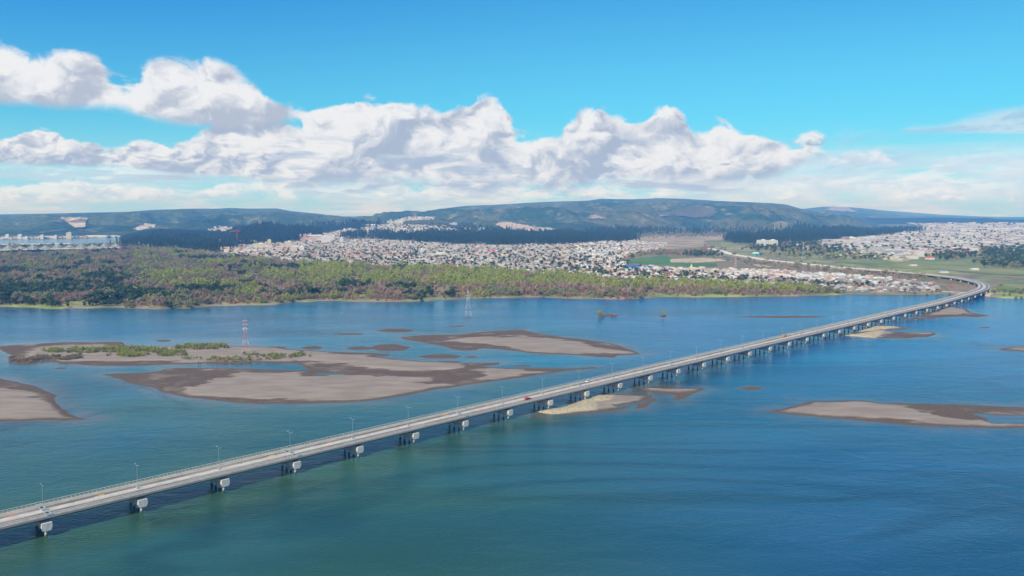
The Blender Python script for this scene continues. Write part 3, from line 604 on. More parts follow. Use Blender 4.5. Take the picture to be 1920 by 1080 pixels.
for kx, poly in BARS.items():
    P = upoly(poly); a_ = np.array(P); pad = 30; mk = (Xw > a_[:, 0].min() - pad) & (Xw < a_[:, 0].max() + pad) & (Yw > a_[:, 1].min() - pad) & (Yw < a_[:, 1].max() + pad)
    if mk.any():
        wd = 5 if kx.startswith('small') else 18
        d_ = sdf(P, Xw[mk], Yw[mk]) + 6 * fbm(Xw[mk], Yw[mk], 18, 4, 123, 0.6) * (0.4 if wd == 5 else 1); shal[mk] = np.maximum(shal[mk], sstep(d_, -wd, 1.0))
j, i = np.meshgrid(np.arange(nr - 1), np.arange(na - 1), indexing='ij')
Q = np.stack([j * na + i, j * na + i + 1, (j + 1) * na + i + 1, (j + 1) * na + i], -1).reshape(-1, 4)
V = np.stack([Xw, Yw, -drop(Xw, Yw)], -1).reshape(-1, 3)
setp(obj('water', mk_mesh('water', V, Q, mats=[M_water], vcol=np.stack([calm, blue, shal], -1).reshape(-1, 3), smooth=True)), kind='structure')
# ------------------------------------------------------------------ patches of ground cover laid on the terrain
def patch(name, px, mat_, lift=0.5, du=1.3, dv=0.7):
    a = np.array(px, float); u = np.arange(a[:, 0].min(), a[:, 0].max() + du, du); v = np.arange(a[:, 1].min(), a[:, 1].max() + dv, dv)
    U, Vv = np.meshgrid(u, v); jit = (2.5 if name in ('quarry', 'clearing') else 0.7) * fbm(U, Vv * 3, 9, 4, 5, .6)
    ins = inside(px, U + jit, Vv + jit * .5)
    x, y, z = hit(U.ravel(), Vv.ravel()); m = (ins[:-1, :-1] & ins[1:, :-1] & ins[:-1, 1:] & ins[1:, 1:])
    # leave out cells that jump across a crest
    Y2 = y.reshape(U.shape); m &= np.abs(Y2[:-1, :-1] - Y2[1:, :-1]) < 0.35 * Y2[:-1, :-1]
    j, i = np.nonzero(m); w = U.shape[1]
    if not len(j): return
    Q = np.stack([(j + 1) * w + i, (j + 1) * w + i + 1, j * w + i + 1, j * w + i], 1)
    V, Q, _ = compact(np.stack([x, y, z + lift], 1), Q)
    return setp(obj(name, mk_mesh(name, V, Q, mats=[mat_], smooth=True)), kind='structure')
def cover(name, c1, c2, s=0.01):
    m, nt, b, h = mat(name); b.inputs['Roughness'].default_value = 0.95; b.inputs['Specular IOR Level'].default_value = 0.1
    x, y, z = h.sep(pos(nt)); n = h.noise(h.xyz(x, h.m('MULTIPLY', y, .5), 0.0), s, 7, 0.65, 0.4)
    h.L(h.mix(h.sstep(n, 0.38, 0.62), c1, c2), b.inputs['Base Color']); return m
C_green = cover('meadow', (0.13, 0.19, 0.055), (0.26, 0.25, 0.11)); C_field = cover('green_crop', (0.075, 0.17, 0.055), (0.12, 0.20, 0.07))
C_tan = cover('dry_field', (0.40, 0.31, 0.20), (0.28, 0.22, 0.15)); C_brown = cover('brown_scrub_ground', (0.26, 0.19, 0.12), (0.17, 0.165, 0.08))
C_dirt = cover('bare_earth', (0.52, 0.42, 0.27), (0.42, 0.34, 0.22)); C_quarry = cover('quarry_face', (0.62, 0.50, 0.34), (0.10, 0.09, 0.07), 0.006); C_pale = cover('pale_clearing', (0.26, 0.22, 0.20), (0.34, 0.29, 0.25))
C_smoke = cover('cleared_slope', (0.11, 0.10, 0.08), (0.07, 0.075, 0.055), 0.002)
patch('field', [(1180, 446), (1230, 441), (1330, 443), (1440, 434), (1455, 436), (1400, 448), (1320, 452), (1330, 462), (1240, 470), (1230, 458), (1180, 452)], C_tan, 0.6)
patch('field', [(1178, 483), (1240, 479), (1320, 478), (1330, 486), (1440, 490), (1470, 500), (1440, 508), (1290, 506), (1180, 497), (1165, 491)], C_brown, 0.6)
patch('meadow', [(1172, 487), (1250, 479), (1262, 484), (1258, 494), (1345, 494), (1345, 501), (1250, 502), (1200, 496), (1165, 493)], C_field, 1.0)
patch('field', [(1256, 487), (1300, 484), (1350, 486), (1365, 491), (1300, 494), (1256, 493)], C_dirt, 1.3)
patch('field', [(1400, 496), (1430, 497), (1452, 502), (1430, 503)], C_dirt, 1.3)
patch('field', [(1345, 478), (1440, 489), (1560, 500), (1700, 512), (1765, 519), (1835, 530), (1840, 545), (1780, 548), (1770, 538), (1690, 528), (1560, 518), (1440, 508)], C_brown, 0.6)
patch('meadow', [(1560, 492), (1640, 482), (1720, 478), (1820, 480), (1960, 488), (1960, 518), (1870, 516), (1780, 508), (1680, 503)], C_green, 0.6)
patch('meadow', [(1868, 528), (1960, 530), (1960, 552), (1900, 550), (1868, 545)], C_green, 0.6)
patch('beach', [(1842, 557), (1850, 551), (1862, 545), (1868, 540), (1872, 545), (1862, 553), (1850, 560)], C_dirt, 0.5)
patch('quarry', [(108, 409), (160, 408), (167, 411), (162, 420), (160, 429), (140, 429), (128, 421), (115, 413)], C_quarry, 6, 1.2, 0.6)
patch('clearing', [(1098, 413), (1106, 407), (1113, 403), (1120, 405), (1138, 412)], C_pale, 8, 1.2, 0.6)
patch('clearing', [(1235, 405), (1256, 404.5), (1257, 407.5), (1234, 408)], C_pale, 8, 1.2, 0.6)
patch('clearing', [(1240, 402), (1290, 390), (1330, 392), (1350, 400), (1330, 411), (1290, 410)], C_smoke, 8, 1.2, 0.6)
patch('clearing', [(1545, 395), (1560, 388), (1590, 390), (1612, 400), (1580, 398)], C_pale, 10, 1.2, 0.6)
patch('clearing', [(1478, 433), (1483, 429.5), (1495, 429.5), (1497, 432.5)], C_pale, 4, 1.0, 0.6)

# ------------------------------------------------------------------ bridge
P0 = np.array(unp(87, 1006, 0)); P1 = np.array(unp(1511, 645.0, 0)); DIR = (P1 - P0) / np.linalg.norm(P1 - P0)
SPAN = np.linalg.norm(P1 - P0) / 18.0
NRM = np.array([-DIR[1], DIR[0]]); NRM = NRM if NRM[0] < 0 else -NRM
ZD = 7.5; OC = 6.2                      # road level; centre line offset from the near pier feet
start = P0 - DIR * SPAN * 7 + NRM * OC
ctrl = [start + DIR * SPAN * k for k in range(0, 37, 3)] 
last = ctrl[-1]; ctrl += [last + (np.array(c) - last) for c in [(633, 1082), (676, 1140), (706, 1198), (722, 1258), (726, 1318), (716, 1378), (694, 1436), (664, 1492)]]
zc_ = [ZD] * (len(ctrl) - 8) + [7.5, 7.4, 7.3, 7.2, 7.0, 6.9, 6.8, 6.6]
def catmull(P, step=4.0):
    P = np.array(P, float); P = np.vstack([2 * P[0] - P[1], P, 2 * P[-1] - P[-2]]); out = []
    for i in range(1, len(P) - 2):
        n = max(2, int(np.linalg.norm(P[i + 1] - P[i]) / step))
        for t in np.arange(n) / n:
            out.append(0.5 * ((2 * P[i]) + (-P[i - 1] + P[i + 1]) * t + (2 * P[i - 1] - 5 * P[i] + 4 * P[i + 1] - P[i + 2]) * t ** 2 + (-P[i - 1] + 3 * P[i] - 3 * P[i + 1] + P[i + 2]) * t ** 3))
    out.append(P[-2]); return np.array(out)
PATH = catmull([(*c[:2], z) for c, z in zip(ctrl, zc_)], 4.0)
sl = np.concatenate([[0], np.cumsum(np.hypot(*np.diff(PATH[:, :2], axis=0).T))]); STOT = sl[-1]
def at(s):
    p = np.array([np.interp(s, sl, PATH[:, k]) for k in range(3)]); q = np.array([np.interp(s + 1.0, sl, PATH[:, k]) for k in range(2)]) - np.array([np.interp(s - 1.0, sl, PATH[:, k]) for k in range(2)])
    q /= np.linalg.norm(q); return p, q, np.array([-q[1], q[0]])      # point, tangent, left normal
def sweep(sec, s0=0.0, s1=None, step=4.0, closed=True, path=None):
    s1 = STOT if s1 is None else s1; n = max(2, int((s1 - s0) / step) + 1); S = np.linspace(s0, s1, n); V = []
    for s in S:
        p, t, l = at(s); dz = p[2] - ZD
        for o, z in sec: V.append((p[0] + l[0] * o, p[1] + l[1] * o, z + dz - drop(p[0], p[1])))
    k = len(sec); Q = []
    for a in range(n - 1):
        for b in range(k if closed else k - 1):
            Q.append((a * k + b, a * k + (b + 1) % k, (a + 1) * k + (b + 1) % k, (a + 1) * k + b))
    T = []
    if closed:
        for b in range(1, k - 1): T.append((0, b + 1, b)); T.append(((n - 1) * k, (n - 1) * k + b, (n - 1) * k + b + 1))
    return np.array(V), Q, T
def sweep_obj(name, sec, mat_, parent, closed=True, **k):
    V, Q, T = sweep(sec, closed=closed, **k); mb = MB(); mb.add(V, Q, T)
    me = mb.mesh(name, [mat_]); o = obj(name, me, parent); return o
bridge = empty('bridge', (0, 0, 0), label='long concrete road bridge crossing the river and curving at the far bank', cat='bridge')
# offsets: negative is towards the near (right-hand) side
HW = 7.4
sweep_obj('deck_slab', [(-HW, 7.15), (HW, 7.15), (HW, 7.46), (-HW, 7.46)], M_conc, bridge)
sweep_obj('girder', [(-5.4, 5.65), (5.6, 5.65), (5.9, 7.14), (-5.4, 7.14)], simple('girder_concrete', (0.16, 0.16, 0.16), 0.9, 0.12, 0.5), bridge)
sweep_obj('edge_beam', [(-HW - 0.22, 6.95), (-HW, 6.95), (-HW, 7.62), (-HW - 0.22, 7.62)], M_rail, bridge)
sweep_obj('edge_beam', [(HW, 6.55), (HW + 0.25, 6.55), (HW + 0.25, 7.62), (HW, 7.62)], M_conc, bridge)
sweep_obj('road_surface', [(-5.3, 7.50), (-1.65, 7.50)], M_asph, bridge, closed=False)
sweep_obj('road_surface', [(1.65, 7.50), (5.0, 7.50)], M_asph, bridge, closed=False)
M_med = simple('median_concrete', (0.52, 0.47, 0.40), 0.85, 0.12, 0.25)
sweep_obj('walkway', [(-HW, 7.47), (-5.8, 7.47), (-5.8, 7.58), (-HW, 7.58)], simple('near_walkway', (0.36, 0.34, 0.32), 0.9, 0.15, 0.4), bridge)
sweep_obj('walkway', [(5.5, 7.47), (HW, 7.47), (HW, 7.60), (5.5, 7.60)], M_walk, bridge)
M_barr = simple('barrier_concrete', (0.50, 0.455, 0.39), 0.85, 0.12, 0.3)
sweep_obj('barrier', [(-5.8, 7.47), (-5.35, 7.47), (-5.5, 8.2), (-5.65, 8.2)], M_barr, bridge)
sweep_obj('barrier', [(5.05, 7.47), (5.5, 7.47), (5.35, 8.2), (5.2, 8.2)], M_barr, bridge)
# median as slabs with open joints
k = 0; s = 4.0
while s < STOT - 5:
    e = min(s + SPAN / 2 - 0.6, STOT); k += 1
    if k <= 90: sweep_obj('median_slab', [(-1.6, 7.47), (1.6, 7.47), (1.6, 7.62), (-1.6, 7.62)], M_med, bridge, s0=s, s1=e + 0.35, step=8)
    s += SPAN / 2
for o_ in (-5.15, -1.75, 1.75, 4.85):
    sweep_obj('lane_line', [(o_ - 0.08, 7.508), (o_ + 0.08, 7.508)], M_white, bridge, closed=False)
# handrails: posts, balusters and rails in one mesh per side
def handrail(side):
    mb = MB(); o0 = side * (HW + 0.12)
    for za, zb, w in ((8.55, 8.68, .09), (7.95, 8.03, .05)):
        V, Q, T = sweep([(o0 - w, za), (o0 + w, za), (o0 + w, zb), (o0 - w, zb)], step=8); mb.add(V, Q, T)
    s = 0
    while s < STOT:
        p, t, l = at(s); c = p[:2] + l * o0; big = int(round(s / 1.5)) % 2 == 0
        if s < 1100 or big: mb.box((c[0], c[1], 8.08 + p[2] - ZD - drop(*c)), (.11 if big else .07, .09, .96), math.atan2(t[1], t[0]))
        s += 1.5
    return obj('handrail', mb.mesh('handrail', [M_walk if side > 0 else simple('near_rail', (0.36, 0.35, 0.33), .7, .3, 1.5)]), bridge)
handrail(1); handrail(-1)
# piers
def pier_meshes(h):
    cap = MB(); hw = 1.65
    sec = [(-hw, h), (hw, h), (hw + 0.12, h - 1.7), (hw - 0.45, h - 2.9), (-hw + 0.45, h - 2.9), (-hw - 0.12, h - 1.7)]
    cap.prism(sec, -8.0, 7.6)                     # x along the bridge, y across
    col = MB(); col.tube((0, 0, -5), (0, 0, h - 2.9), 0.62, 0.44, 12)
    bear = MB()
    for y in (-5, -1.7, 1.7, 5): bear.box((0, y, h + 0.06), (1.6, 0.7, 0.12))
    return cap.mesh('pier_cap', [M_pier]), col.mesh('column', [M_pier]), bear.mesh('bearing', [M_dark])
cache = {}
s_p = SPAN * 7.0; s = s_p - SPAN * 4; nP = 0
p_off = 0
while s < STOT - 6:
    p, t, l = at(s); h = round(5.5 + p[2] - ZD, 1)
    if h not in cache: cache[h] = pier_meshes(h)
    pr = bpy.data.objects.new('pier', cache[h][0]); C.objects.link(pr); pr.parent = bridge
    pr.location = (p[0], p[1], -drop(p[0], p[1])); pr.rotation_euler = (0, 0, math.atan2(t[1], t[0]))
    for y in (-5.75, -1.95, 1.95, 5.75):
        c = bpy.data.objects.new('column', cache[h][1]); C.objects.link(c); c.parent = pr; c.location = (0, y, 0)
    nP += 1; s += SPAN
# expansion joints, joint boxes and repair marks
ja = MB(); 
for k, s in enumerate(np.arange(s_p + 1.5, STOT, SPAN * 3)):
    p, t, l = at(s); mb = MB(); a_ = math.atan2(t[1], t[0]); z = 7.53 + p[2] - ZD - drop(p[0], p[1])
    for o_, w in ((-3.5, 3.4), (3.35, 3.3)): mb.box((p[0] + l[0] * o_, p[1] + l[1] * o_, z), (0.9, w, 0.02), a_, 0)
    for d in (-0.8, 0.8):
        for o_, w in ((-3.5, 3.4), (3.35, 3.3)): mb.box((p[0] + l[0] * o_ + t[0] * d, p[1] + l[1] * o_ + t[1] * d, z + .003), (0.3, w, 0.02), a_, 1)
    for o_ in (0.0, 6.5, -6.8): mb.box((p[0] + l[0] * o_, p[1] + l[1] * o_, z + 0.25), (1.9, 1.5, 0.5), a_, 2)
    obj('expansion_joint', mb.mesh('expansion_joint', [M_glass, M_conc, simple('joint_steel', (0.25, 0.33, 0.37), .6)]), bridge)
for k, s in enumerate(np.arange(s_p - SPAN * 0.9, s_p + SPAN * 30, SPAN * 0.5)):
    p, t, l = at(s + (k * 37 % 11)); o_ = 2.4 if k % 2 else -4.4; a_ = math.atan2(t[1], t[0]); mb = MB(); z = 7.52 + p[2] - ZD - drop(p[0], p[1])
    c = p[:2] + l * o_; mb.box((c[0], c[1], z), (3.4, 0.55, 0.02), a_); mb.box((c[0] + t[0] * .8 + l[0] * .8, c[1] + t[1] * .8 + l[1] * .8, z), (1.8, 0.5, 0.021), a_)
    if k % 3 != 2: obj('road_mark', mb.mesh('road_mark', [M_orange if (k % 4 == 1 or k % 5 == 0) else M_yellow]), bridge)
# highway continuing on land past the abutment
hp = [tuple(PATH[-3]), tuple(PATH[-1])]
for u, v in ((1640, 505.7), (1590, 502), (1540, 497.8), (1490, 492.5), (1440, 487.5), (1405, 482), (1372, 476.5), (1350, 470), (1328, 465.5)):
    x, y = unp(u, v, 6.0); hp.append((float(x), float(y), 6.2))
def road(name, pts, w, mat_, lift=0.0, **kw):
    P = catmull(pts, 12); n = len(P); t = np.gradient(P[:, :2], axis=0); t /= np.linalg.norm(t, axis=1)[:, None]; l = np.c_[-t[:, 1], t[:, 0]]
    V = []; 
    for i in range(n):
        d = drop(P[i, 0], P[i, 1])
        for o_, z in ((w / 2 + 9, -5), (w / 2, 0), (-w / 2, 0), (-w / 2 - 9, -5)): V.append((P[i, 0] + l[i, 0] * o_, P[i, 1] + l[i, 1] * o_, P[i, 2] + z - d + lift))
    Q = [(a * 4 + b, a * 4 + b + 1, a * 4 + b + 5, a * 4 + b + 4) for a in range(n - 1) for b in range(3)]; mi = [(1 if b != 1 else 0) for a in range(n - 1) for b in range(3)]
    return setp(obj(name, mk_mesh(name, V, Q, mats=mat_, midx=mi)), kind='structure')
M_hwy = simple('highway_concrete', (0.66, 0.61, 0.49), 0.9, 0.12, 0.05); M_bank = simple('embankment_soil', (0.26, 0.22, 0.15), 0.95, 0.3, 0.1)
road('road', hp[1:], 23, [M_hwy, M_bank])
def upts(L, z): return [(*[float(k) for k in unp(u, v, z)], z) for u, v in L]
road('road', upts([(1757, 519), (1700, 516), (1640, 511), (1580, 506), (1520, 499)], 3.2), 5, [M_hwy, M_bank])
road('road', upts([(1380, 477), (1345, 474.5), (1322, 475)], 3.2), 8, [M_hwy, M_bank])
road('road', upts([(1405, 465.5), (1370, 465), (1332, 464.5)], 3.2), 14, [M_hwy, M_bank])
road('path', upts([(1830, 549), (1790, 547), (1750, 545), (1715, 545)], 2.8), 6, [M_pier, M_bank])
road('path', upts([(1190, 486), (1194, 490), (1200, 496)], 2.9), 8, [M_pier, M_bank])

# lamps on the median
def lamp_proto():
    r = empty('street_lamp', cat='street lamp'); b = MB(); b.box((0, 0, 0.45), (1.0, 0.6, 0.75)); obj('lamp_base', b.mesh('lamp_base', [simple('lamp_base_concrete', (0.38, 0.42, 0.45), .8)]), r)
    b = MB(); b.tube((0, 0, 1.0), (0, 0, 9.4), 0.075, 0.045, 8); obj('pole', b.mesh('pole', [M_galv]), r)
    for sgn in (1, -1):
        b = MB(); b.tube((0, 0, 9.2), (0, sgn * 1.3, 9.65), 0.045, 0.04, 6); a_ = obj('arm', b.mesh('arm', [M_galv]), r)
        b = MB(); b.box((0, sgn * 1.75, 9.7), (0.20, 0.8, 0.12)); obj('lamp_head', b.mesh('lamp_head', [M_galv]), a_)
    return r
def tree_copy(o, parent=None):
    c = o.copy(); C.objects.link(c); c.parent = parent
    for ch in list(o.children): tree_copy(ch, c)
    return c
lamp0 = lamp_proto(); used = False; s = s_p + 1.0
ordn = ['first', 'second', 'third', 'fourth', 'fifth', 'sixth', 'seventh', 'eighth', 'ninth', 'tenth', 'eleventh', 'twelfth', 'thirteenth', 'fourteenth', 'fifteenth', 'sixteenth', 'seventeenth', 'eighteenth', 'nineteenth', 'twentieth']
for k in range(40):
    s = s_p + 1.0 + SPAN * k
    if s > STOT - 5: break
    p, t, l = at(s); o = lamp0 if k == 0 else tree_copy(lamp0)
    o.location = (p[0], p[1], p[2] + 0.1 - drop(p[0], p[1])); o.rotation_euler = (0, 0, math.atan2(t[1], t[0]))
    o['group'] = 'double-armed lamps along the bridge median'
    o['label'] = (f'thin double-armed lamp post on the bridge median, {ordn[k]} from the near end' if k < 20 else 'tiny double-armed lamp post on the far curving end of the bridge')
    if k >= 20: o['group'] = 'distant lamps at the far end of the bridge'
# highway lamps: tiny
hwp = catmull(hp[1:], 12); hl = MB(); hl.tube((0, 0, 0), (0, 0, 10), .18, .1, 5); hl.tube((0, 0, 9.9), (2, 0, 10.2), .08, .06, 4); hl.box((2.3, 0, 10.2), (.9, .35, .15)); hlm = hl.mesh('street_lamp', [M_galv])
for k in range(2, len(hwp) - 3, 4):
    q = hwp[k + 1] - hwp[k - 1]; a_ = math.atan2(q[1], q[0]); o = obj('street_lamp', hlm); o.location = (hwp[k][0] + 9 * math.sin(a_), hwp[k][1] - 9 * math.cos(a_), hwp[k][2] - drop(*hwp[k][:2])); o.rotation_euler = (0, 0, a_ + pi / 2)
    setp(o, 'thin lamp post beside the pale highway beyond the bridge', 'street lamp', 'lamp posts along the far highway')

# ------------------------------------------------------------------ vehicles on the bridge
def car(s, off, body, label, van=False, L=4.4):
    p, t, l = at(s); c = p[:2] + l * off
    r = empty('van' if van else 'car', (c[0], c[1], 7.5 + p[2] - ZD - drop(*c)), math.atan2(t[1], t[0]), label=label, cat='van' if van else 'car')
    m = simple('car_paint', body, 0.3, 0.03)
    hb = 1.9 if van else 0.92
    prof = [(-L / 2, .35), (L / 2, .35), (L / 2, .75), (L / 2 - .15, .9), (L / 2 - 1.2, 1.0), (-L / 2 + .1, 1.02), (-L / 2, .8)] if not van else [(-L / 2, .35), (L / 2, .35), (L / 2, 1.0), (L / 2 - .9, 1.2), (L / 2 - 1.2, 1.9), (-L / 2, 2.0)]
    b = MB(); b.prism(prof, -.88, .88)
    if not van: b.prism([(-L / 2 + .55, 1.42), (-L / 2 + .4, 1.38), (L / 2 - 1.9, 1.42), (L / 2 - 2.0, 1.46), (-L / 2 + .8, 1.47)], -.72, .72)
    obj('body', b.mesh('body', [m]), r)
    b = MB(); b.prism([(-L / 2 + .12, 1.0), (L / 2 - 1.25, 1.0), (L / 2 - 1.95, 1.43), (-L / 2 + .5, 1.43)] if not van else [(L / 2 - 1.19, 1.25), (L / 2 - .93, 1.22), (L / 2 - 1.22, 1.85)], -.8 if not van else -.89, .8 if not van else .89)
    obj('window', b.mesh('window', [M_glass]), r)
    for x in (-L / 2 + .8, L / 2 - .85):
        for y in (-.8, .8):
            b = MB(); b.tube((x, y - .11, .33), (x, y + .11, .33), .33, .33, 14); obj('wheel', b.mesh('wheel', [M_dark]), r)
    for y in (-.6, .6):
        b = MB(); b.box((L / 2 + .005, y, .68), (.06, .35, .18)); obj('headlight', b.mesh('headlight', [M_white]), r)
def s_at(u, v):
    x, y = unp(u, v, 7.5); return s_p + float((np.array([x, y]) - P0) @ DIR)
car(s_at(987, 749), -3.4, (0.42, 0.03, 0.03), 'dark red car on the near lane of the bridge')
car(s_at(1470, 631.5), 3.3, (0.60, 0.22, 0.08), 'orange brown van on the far lane of the bridge', True, 5.6)
car(s_at(1082, 712), 5.9 - 2.6, (0.7, 0.7, 0.7), 'small pale grey car on the far lane of the bridge')

# ------------------------------------------------------------------ lattice pylons
M_pw = simple('pylon_white', (0.60, 0.58, 0.56), 0.6); M_pr = simple('pylon_red', (0.62, 0.10, 0.06), 0.6); M_pg = simple('pylon_grey', (0.36, 0.42, 0.42), 0.6)
def pylon(loc, H, w, label, bands, group=None, mast=False, thick=0.062):
    r = empty('pylon' if not mast else 'antenna_mast', loc, 0.4, label=label, cat='pylon' if not mast else 'mast', group=group)
    nb = 8; zs = [H * k / nb for k in range(nb + 1)]
    def ww(z): return w / 2 * ((1 - z / H) ** 1.15 * 0.88 + 0.12) if not mast else w / 2 * (1 - .4 * z / H)
    for side in range(4):
        b = MB(); a = [(1, 1), (-1, 1), (-1, -1), (1, -1)]; p, q = a[side], a[(side + 1) % 4]
        for k in range(nb):
            z0, z1 = zs[k], zs[k + 1]; w0, w1 = ww(z0), ww(z1); mi = bands[k % len(bands)]
            b.tube((p[0] * w0, p[1] * w0, z0), (p[0] * w1, p[1] * w1, z1), thick, thick * .9, 4, mi)
            if k or mast: b.tube((p[0] * w0, p[1] * w0, z0), (q[0] * w1, q[1] * w1, z1), thick * .6, None, 4, mi); b.tube((q[0] * w0, q[1] * w0, z0), (p[0] * w1, p[1] * w1, z1), thick * .6, None, 4, mi)
            b.tube((p[0] * w1, p[1] * w1, z1), (q[0] * w1, q[1] * w1, z1), thick * .5, None, 4, mi)
        obj('lattice_side', b.mesh('lattice_side', [M_pw, M_pr, M_pg]), r)
    if not mast:
        for z, L in ((H * .70, 2.6), (H * .82, 2.2), (H * .93, 1.8)):
            b = MB(); b.tube((-L, 0, z), (L, 0, z), .14, None, 4, bands[5 % len(bands)]); b.tube((-L, 0, z), (0, 0, z + 1.0), .08, None, 4, bands[5 % len(bands)]); b.tube((L, 0, z), (0, 0, z + 1.0), .08, None, 4, bands[5 % len(bands)])
            obj('cross_arm', b.mesh('cross_arm', [M_pw, M_pr, M_pg]), r)
    return r
x, y = unp(461, 661, 1.0); pylon((x, y, .5), 28.5, 6.0, 'red and white lattice pylon standing on the big sandbar', [0, 1, 0, 1, 1, 0, 1, 1])
x, y = unp(878, 596, 0); pylon((x, y, -1), 31, 7.0, 'grey lattice pylon standing in the open water beyond the sandbars', [2, 0, 2, 0])
b = MB(); b.box((0, 0, -.5), (9, 9, 3.0)); o = obj('footing', b.mesh('footing', [M_pier])); o.parent = [q for q in C.objects if q.name.startswith('pylon')][-1]
x, y = unp(1131, 556, 2); pylon((x, y, 2), 26, 6.0, 'faint red and white pylon on the wooded far bank', [1, 1, 0, 1, 0, 0])
for u, v, H, lb in ((1379, 503, 20, 'small red lattice pylon in the scrub left of the highway'), (1505, 489, 42, 'tall thin grey pylon behind the highway'), (1680, 470, 48, 'thin grey pylon in the meadow before the right-hand suburb'), (1452, 447, 60, 'pale mast at the edge of the pine wood above the white block')):
    x, y, z = hit(u, v); pylon((x[0], y[0], z[0]), H, 6, lb, [2, 0] if 'grey' in lb or 'pale' in lb else [1, 0], thick=.13)
for u, lb in ((776.5, 'left one of the twin thin masts on the hilltop estate'), (779.8, 'right one of the twin thin masts on the hilltop estate')):
    x, y, z = hit(u, 407.5); pylon((x[0], y[0], z[0]), 30 if x[0] else 30, 3, lb, [0, 1], mast=True, thick=.4)

# ------------------------------------------------------------------ plants
def leaf_cloud(mb, c, rad, n, size, seed, mi=0, up=0.0):
    r = np.random.default_rng(seed)
    for _ in range(n):
        d = r.normal(size=3); d /= np.linalg.norm(d); p = np.array(c) + d * np.array(rad) * r.uniform(0.45, 1.0)
        a = r.normal(size=3); a[2] += up; a /= np.linalg.norm(a); b_ = np.cross(a, r.normal(size=3)); b_ /= max(np.linalg.norm(b_), 1e-6)
        s = size * r.uniform(.6, 1.3); k = np.cross(a, b_)
        mb.add([p - b_ * s, p + k * s * .7, p + b_ * s, p - k * s * .7], [(0, 1, 2, 3)], mi=mi)
def crown(kind, seed, n=1.0):
    r = np.random.default_rng(seed); mb = MB()
    if kind == 'round':
        for k in range(7): leaf_cloud(mb, (r.uniform(-2, 2), r.uniform(-2, 2), r.uniform(2.8, 6.2)), (1.7, 1.7, 1.4), int(26 * n), .62, seed * 10 + k)
    elif kind == 'willow':
        for k in range(8): leaf_cloud(mb, (r.uniform(-1.9, 1.9), r.uniform(-1.9, 1.9), r.uniform(3, 7.6)), (1.2, 1.2, 1.6), int(20 * n), .52, seed * 10 + k)
    elif kind == 'bare':
        for k in range(int(110 * n)):
            a = r.uniform(0, 2 * pi); e = r.uniform(.5, 1.4); p = np.array((r.uniform(-.8, .8), r.uniform(-.8, .8), r.uniform(1.2, 4.5))); L = r.uniform(1.4, 3.2); d = np.array((math.cos(a) * math.cos(e), math.sin(a) * math.cos(e), math.sin(e))) * L
            w = np.cross(d, r.normal(size=3)); w = w / np.linalg.norm(w) * .20; mb.add([p - w, p + w, p + d * 1.0 + w * .5, p + d - w * .5], [(0, 1, 2, 3)])
    elif kind == 'shrub':
        for k in range(4): leaf_cloud(mb, (r.uniform(-1.5, 1.5), r.uniform(-1.5, 1.5), r.uniform(.6, 1.5)), (1.2, 1.2, .9), int(20 * n), .42, seed * 10 + k, up=.5)
    elif kind == 'pine':
        for k in range(8):
            z = 4 + k * 1.75; w = 3.0 * (1 - k / 9.0) + .5; leaf_cloud(mb, (r.uniform(-.4, .4), r.uniform(-.4, .4), z), (w, w, 1.1), int(16 * n), .95, seed * 10 + k)
    return mb
def trunk(kind):
    mb = MB(); H = dict(round=3.6, willow=5.0, bare=4.2, shrub=.8, pine=14)[kind]
    mb.tube((0, 0, -.3), (0.1, 0, H), .26 if kind != 'shrub' else .1, .1, 6)
    if kind != 'pine':
        for a in (0.4, 2.3, 4.4): mb.tube((0.05, 0, H * .55), (math.cos(a) * 1.3, math.sin(a) * 1.3, H * 1.15), .13, .05, 5)
    return mb
KIND = ['round', 'willow', 'bare', 'round', 'shrub', 'pine']        # by foliage material index
hide = bpy.data.collections.new('plant_kinds')
def template(i, seed, nm):
    mb = crown(KIND[i], seed); tb = trunk(KIND[i])
    V, Q, T, n0 = mb.V + tb.V, mb.Q + [[k + mb.n for k in q] for q in tb.Q], mb.T + [[k + mb.n for k in t_] for t_ in tb.T], 0
    me = mk_mesh(nm, np.concatenate(V), Q, T, [FOL[i], M_bark], midx=mb.qm + [1] * len(tb.Q) + mb.tm + [1] * len(tb.T))
    o = bpy.data.objects.new(nm, me); hide.objects.link(o); return o
for i in range(6):
    for v_ in range(2): template(i, 100 + i * 2 + v_, f'kind_{i}{v_}')
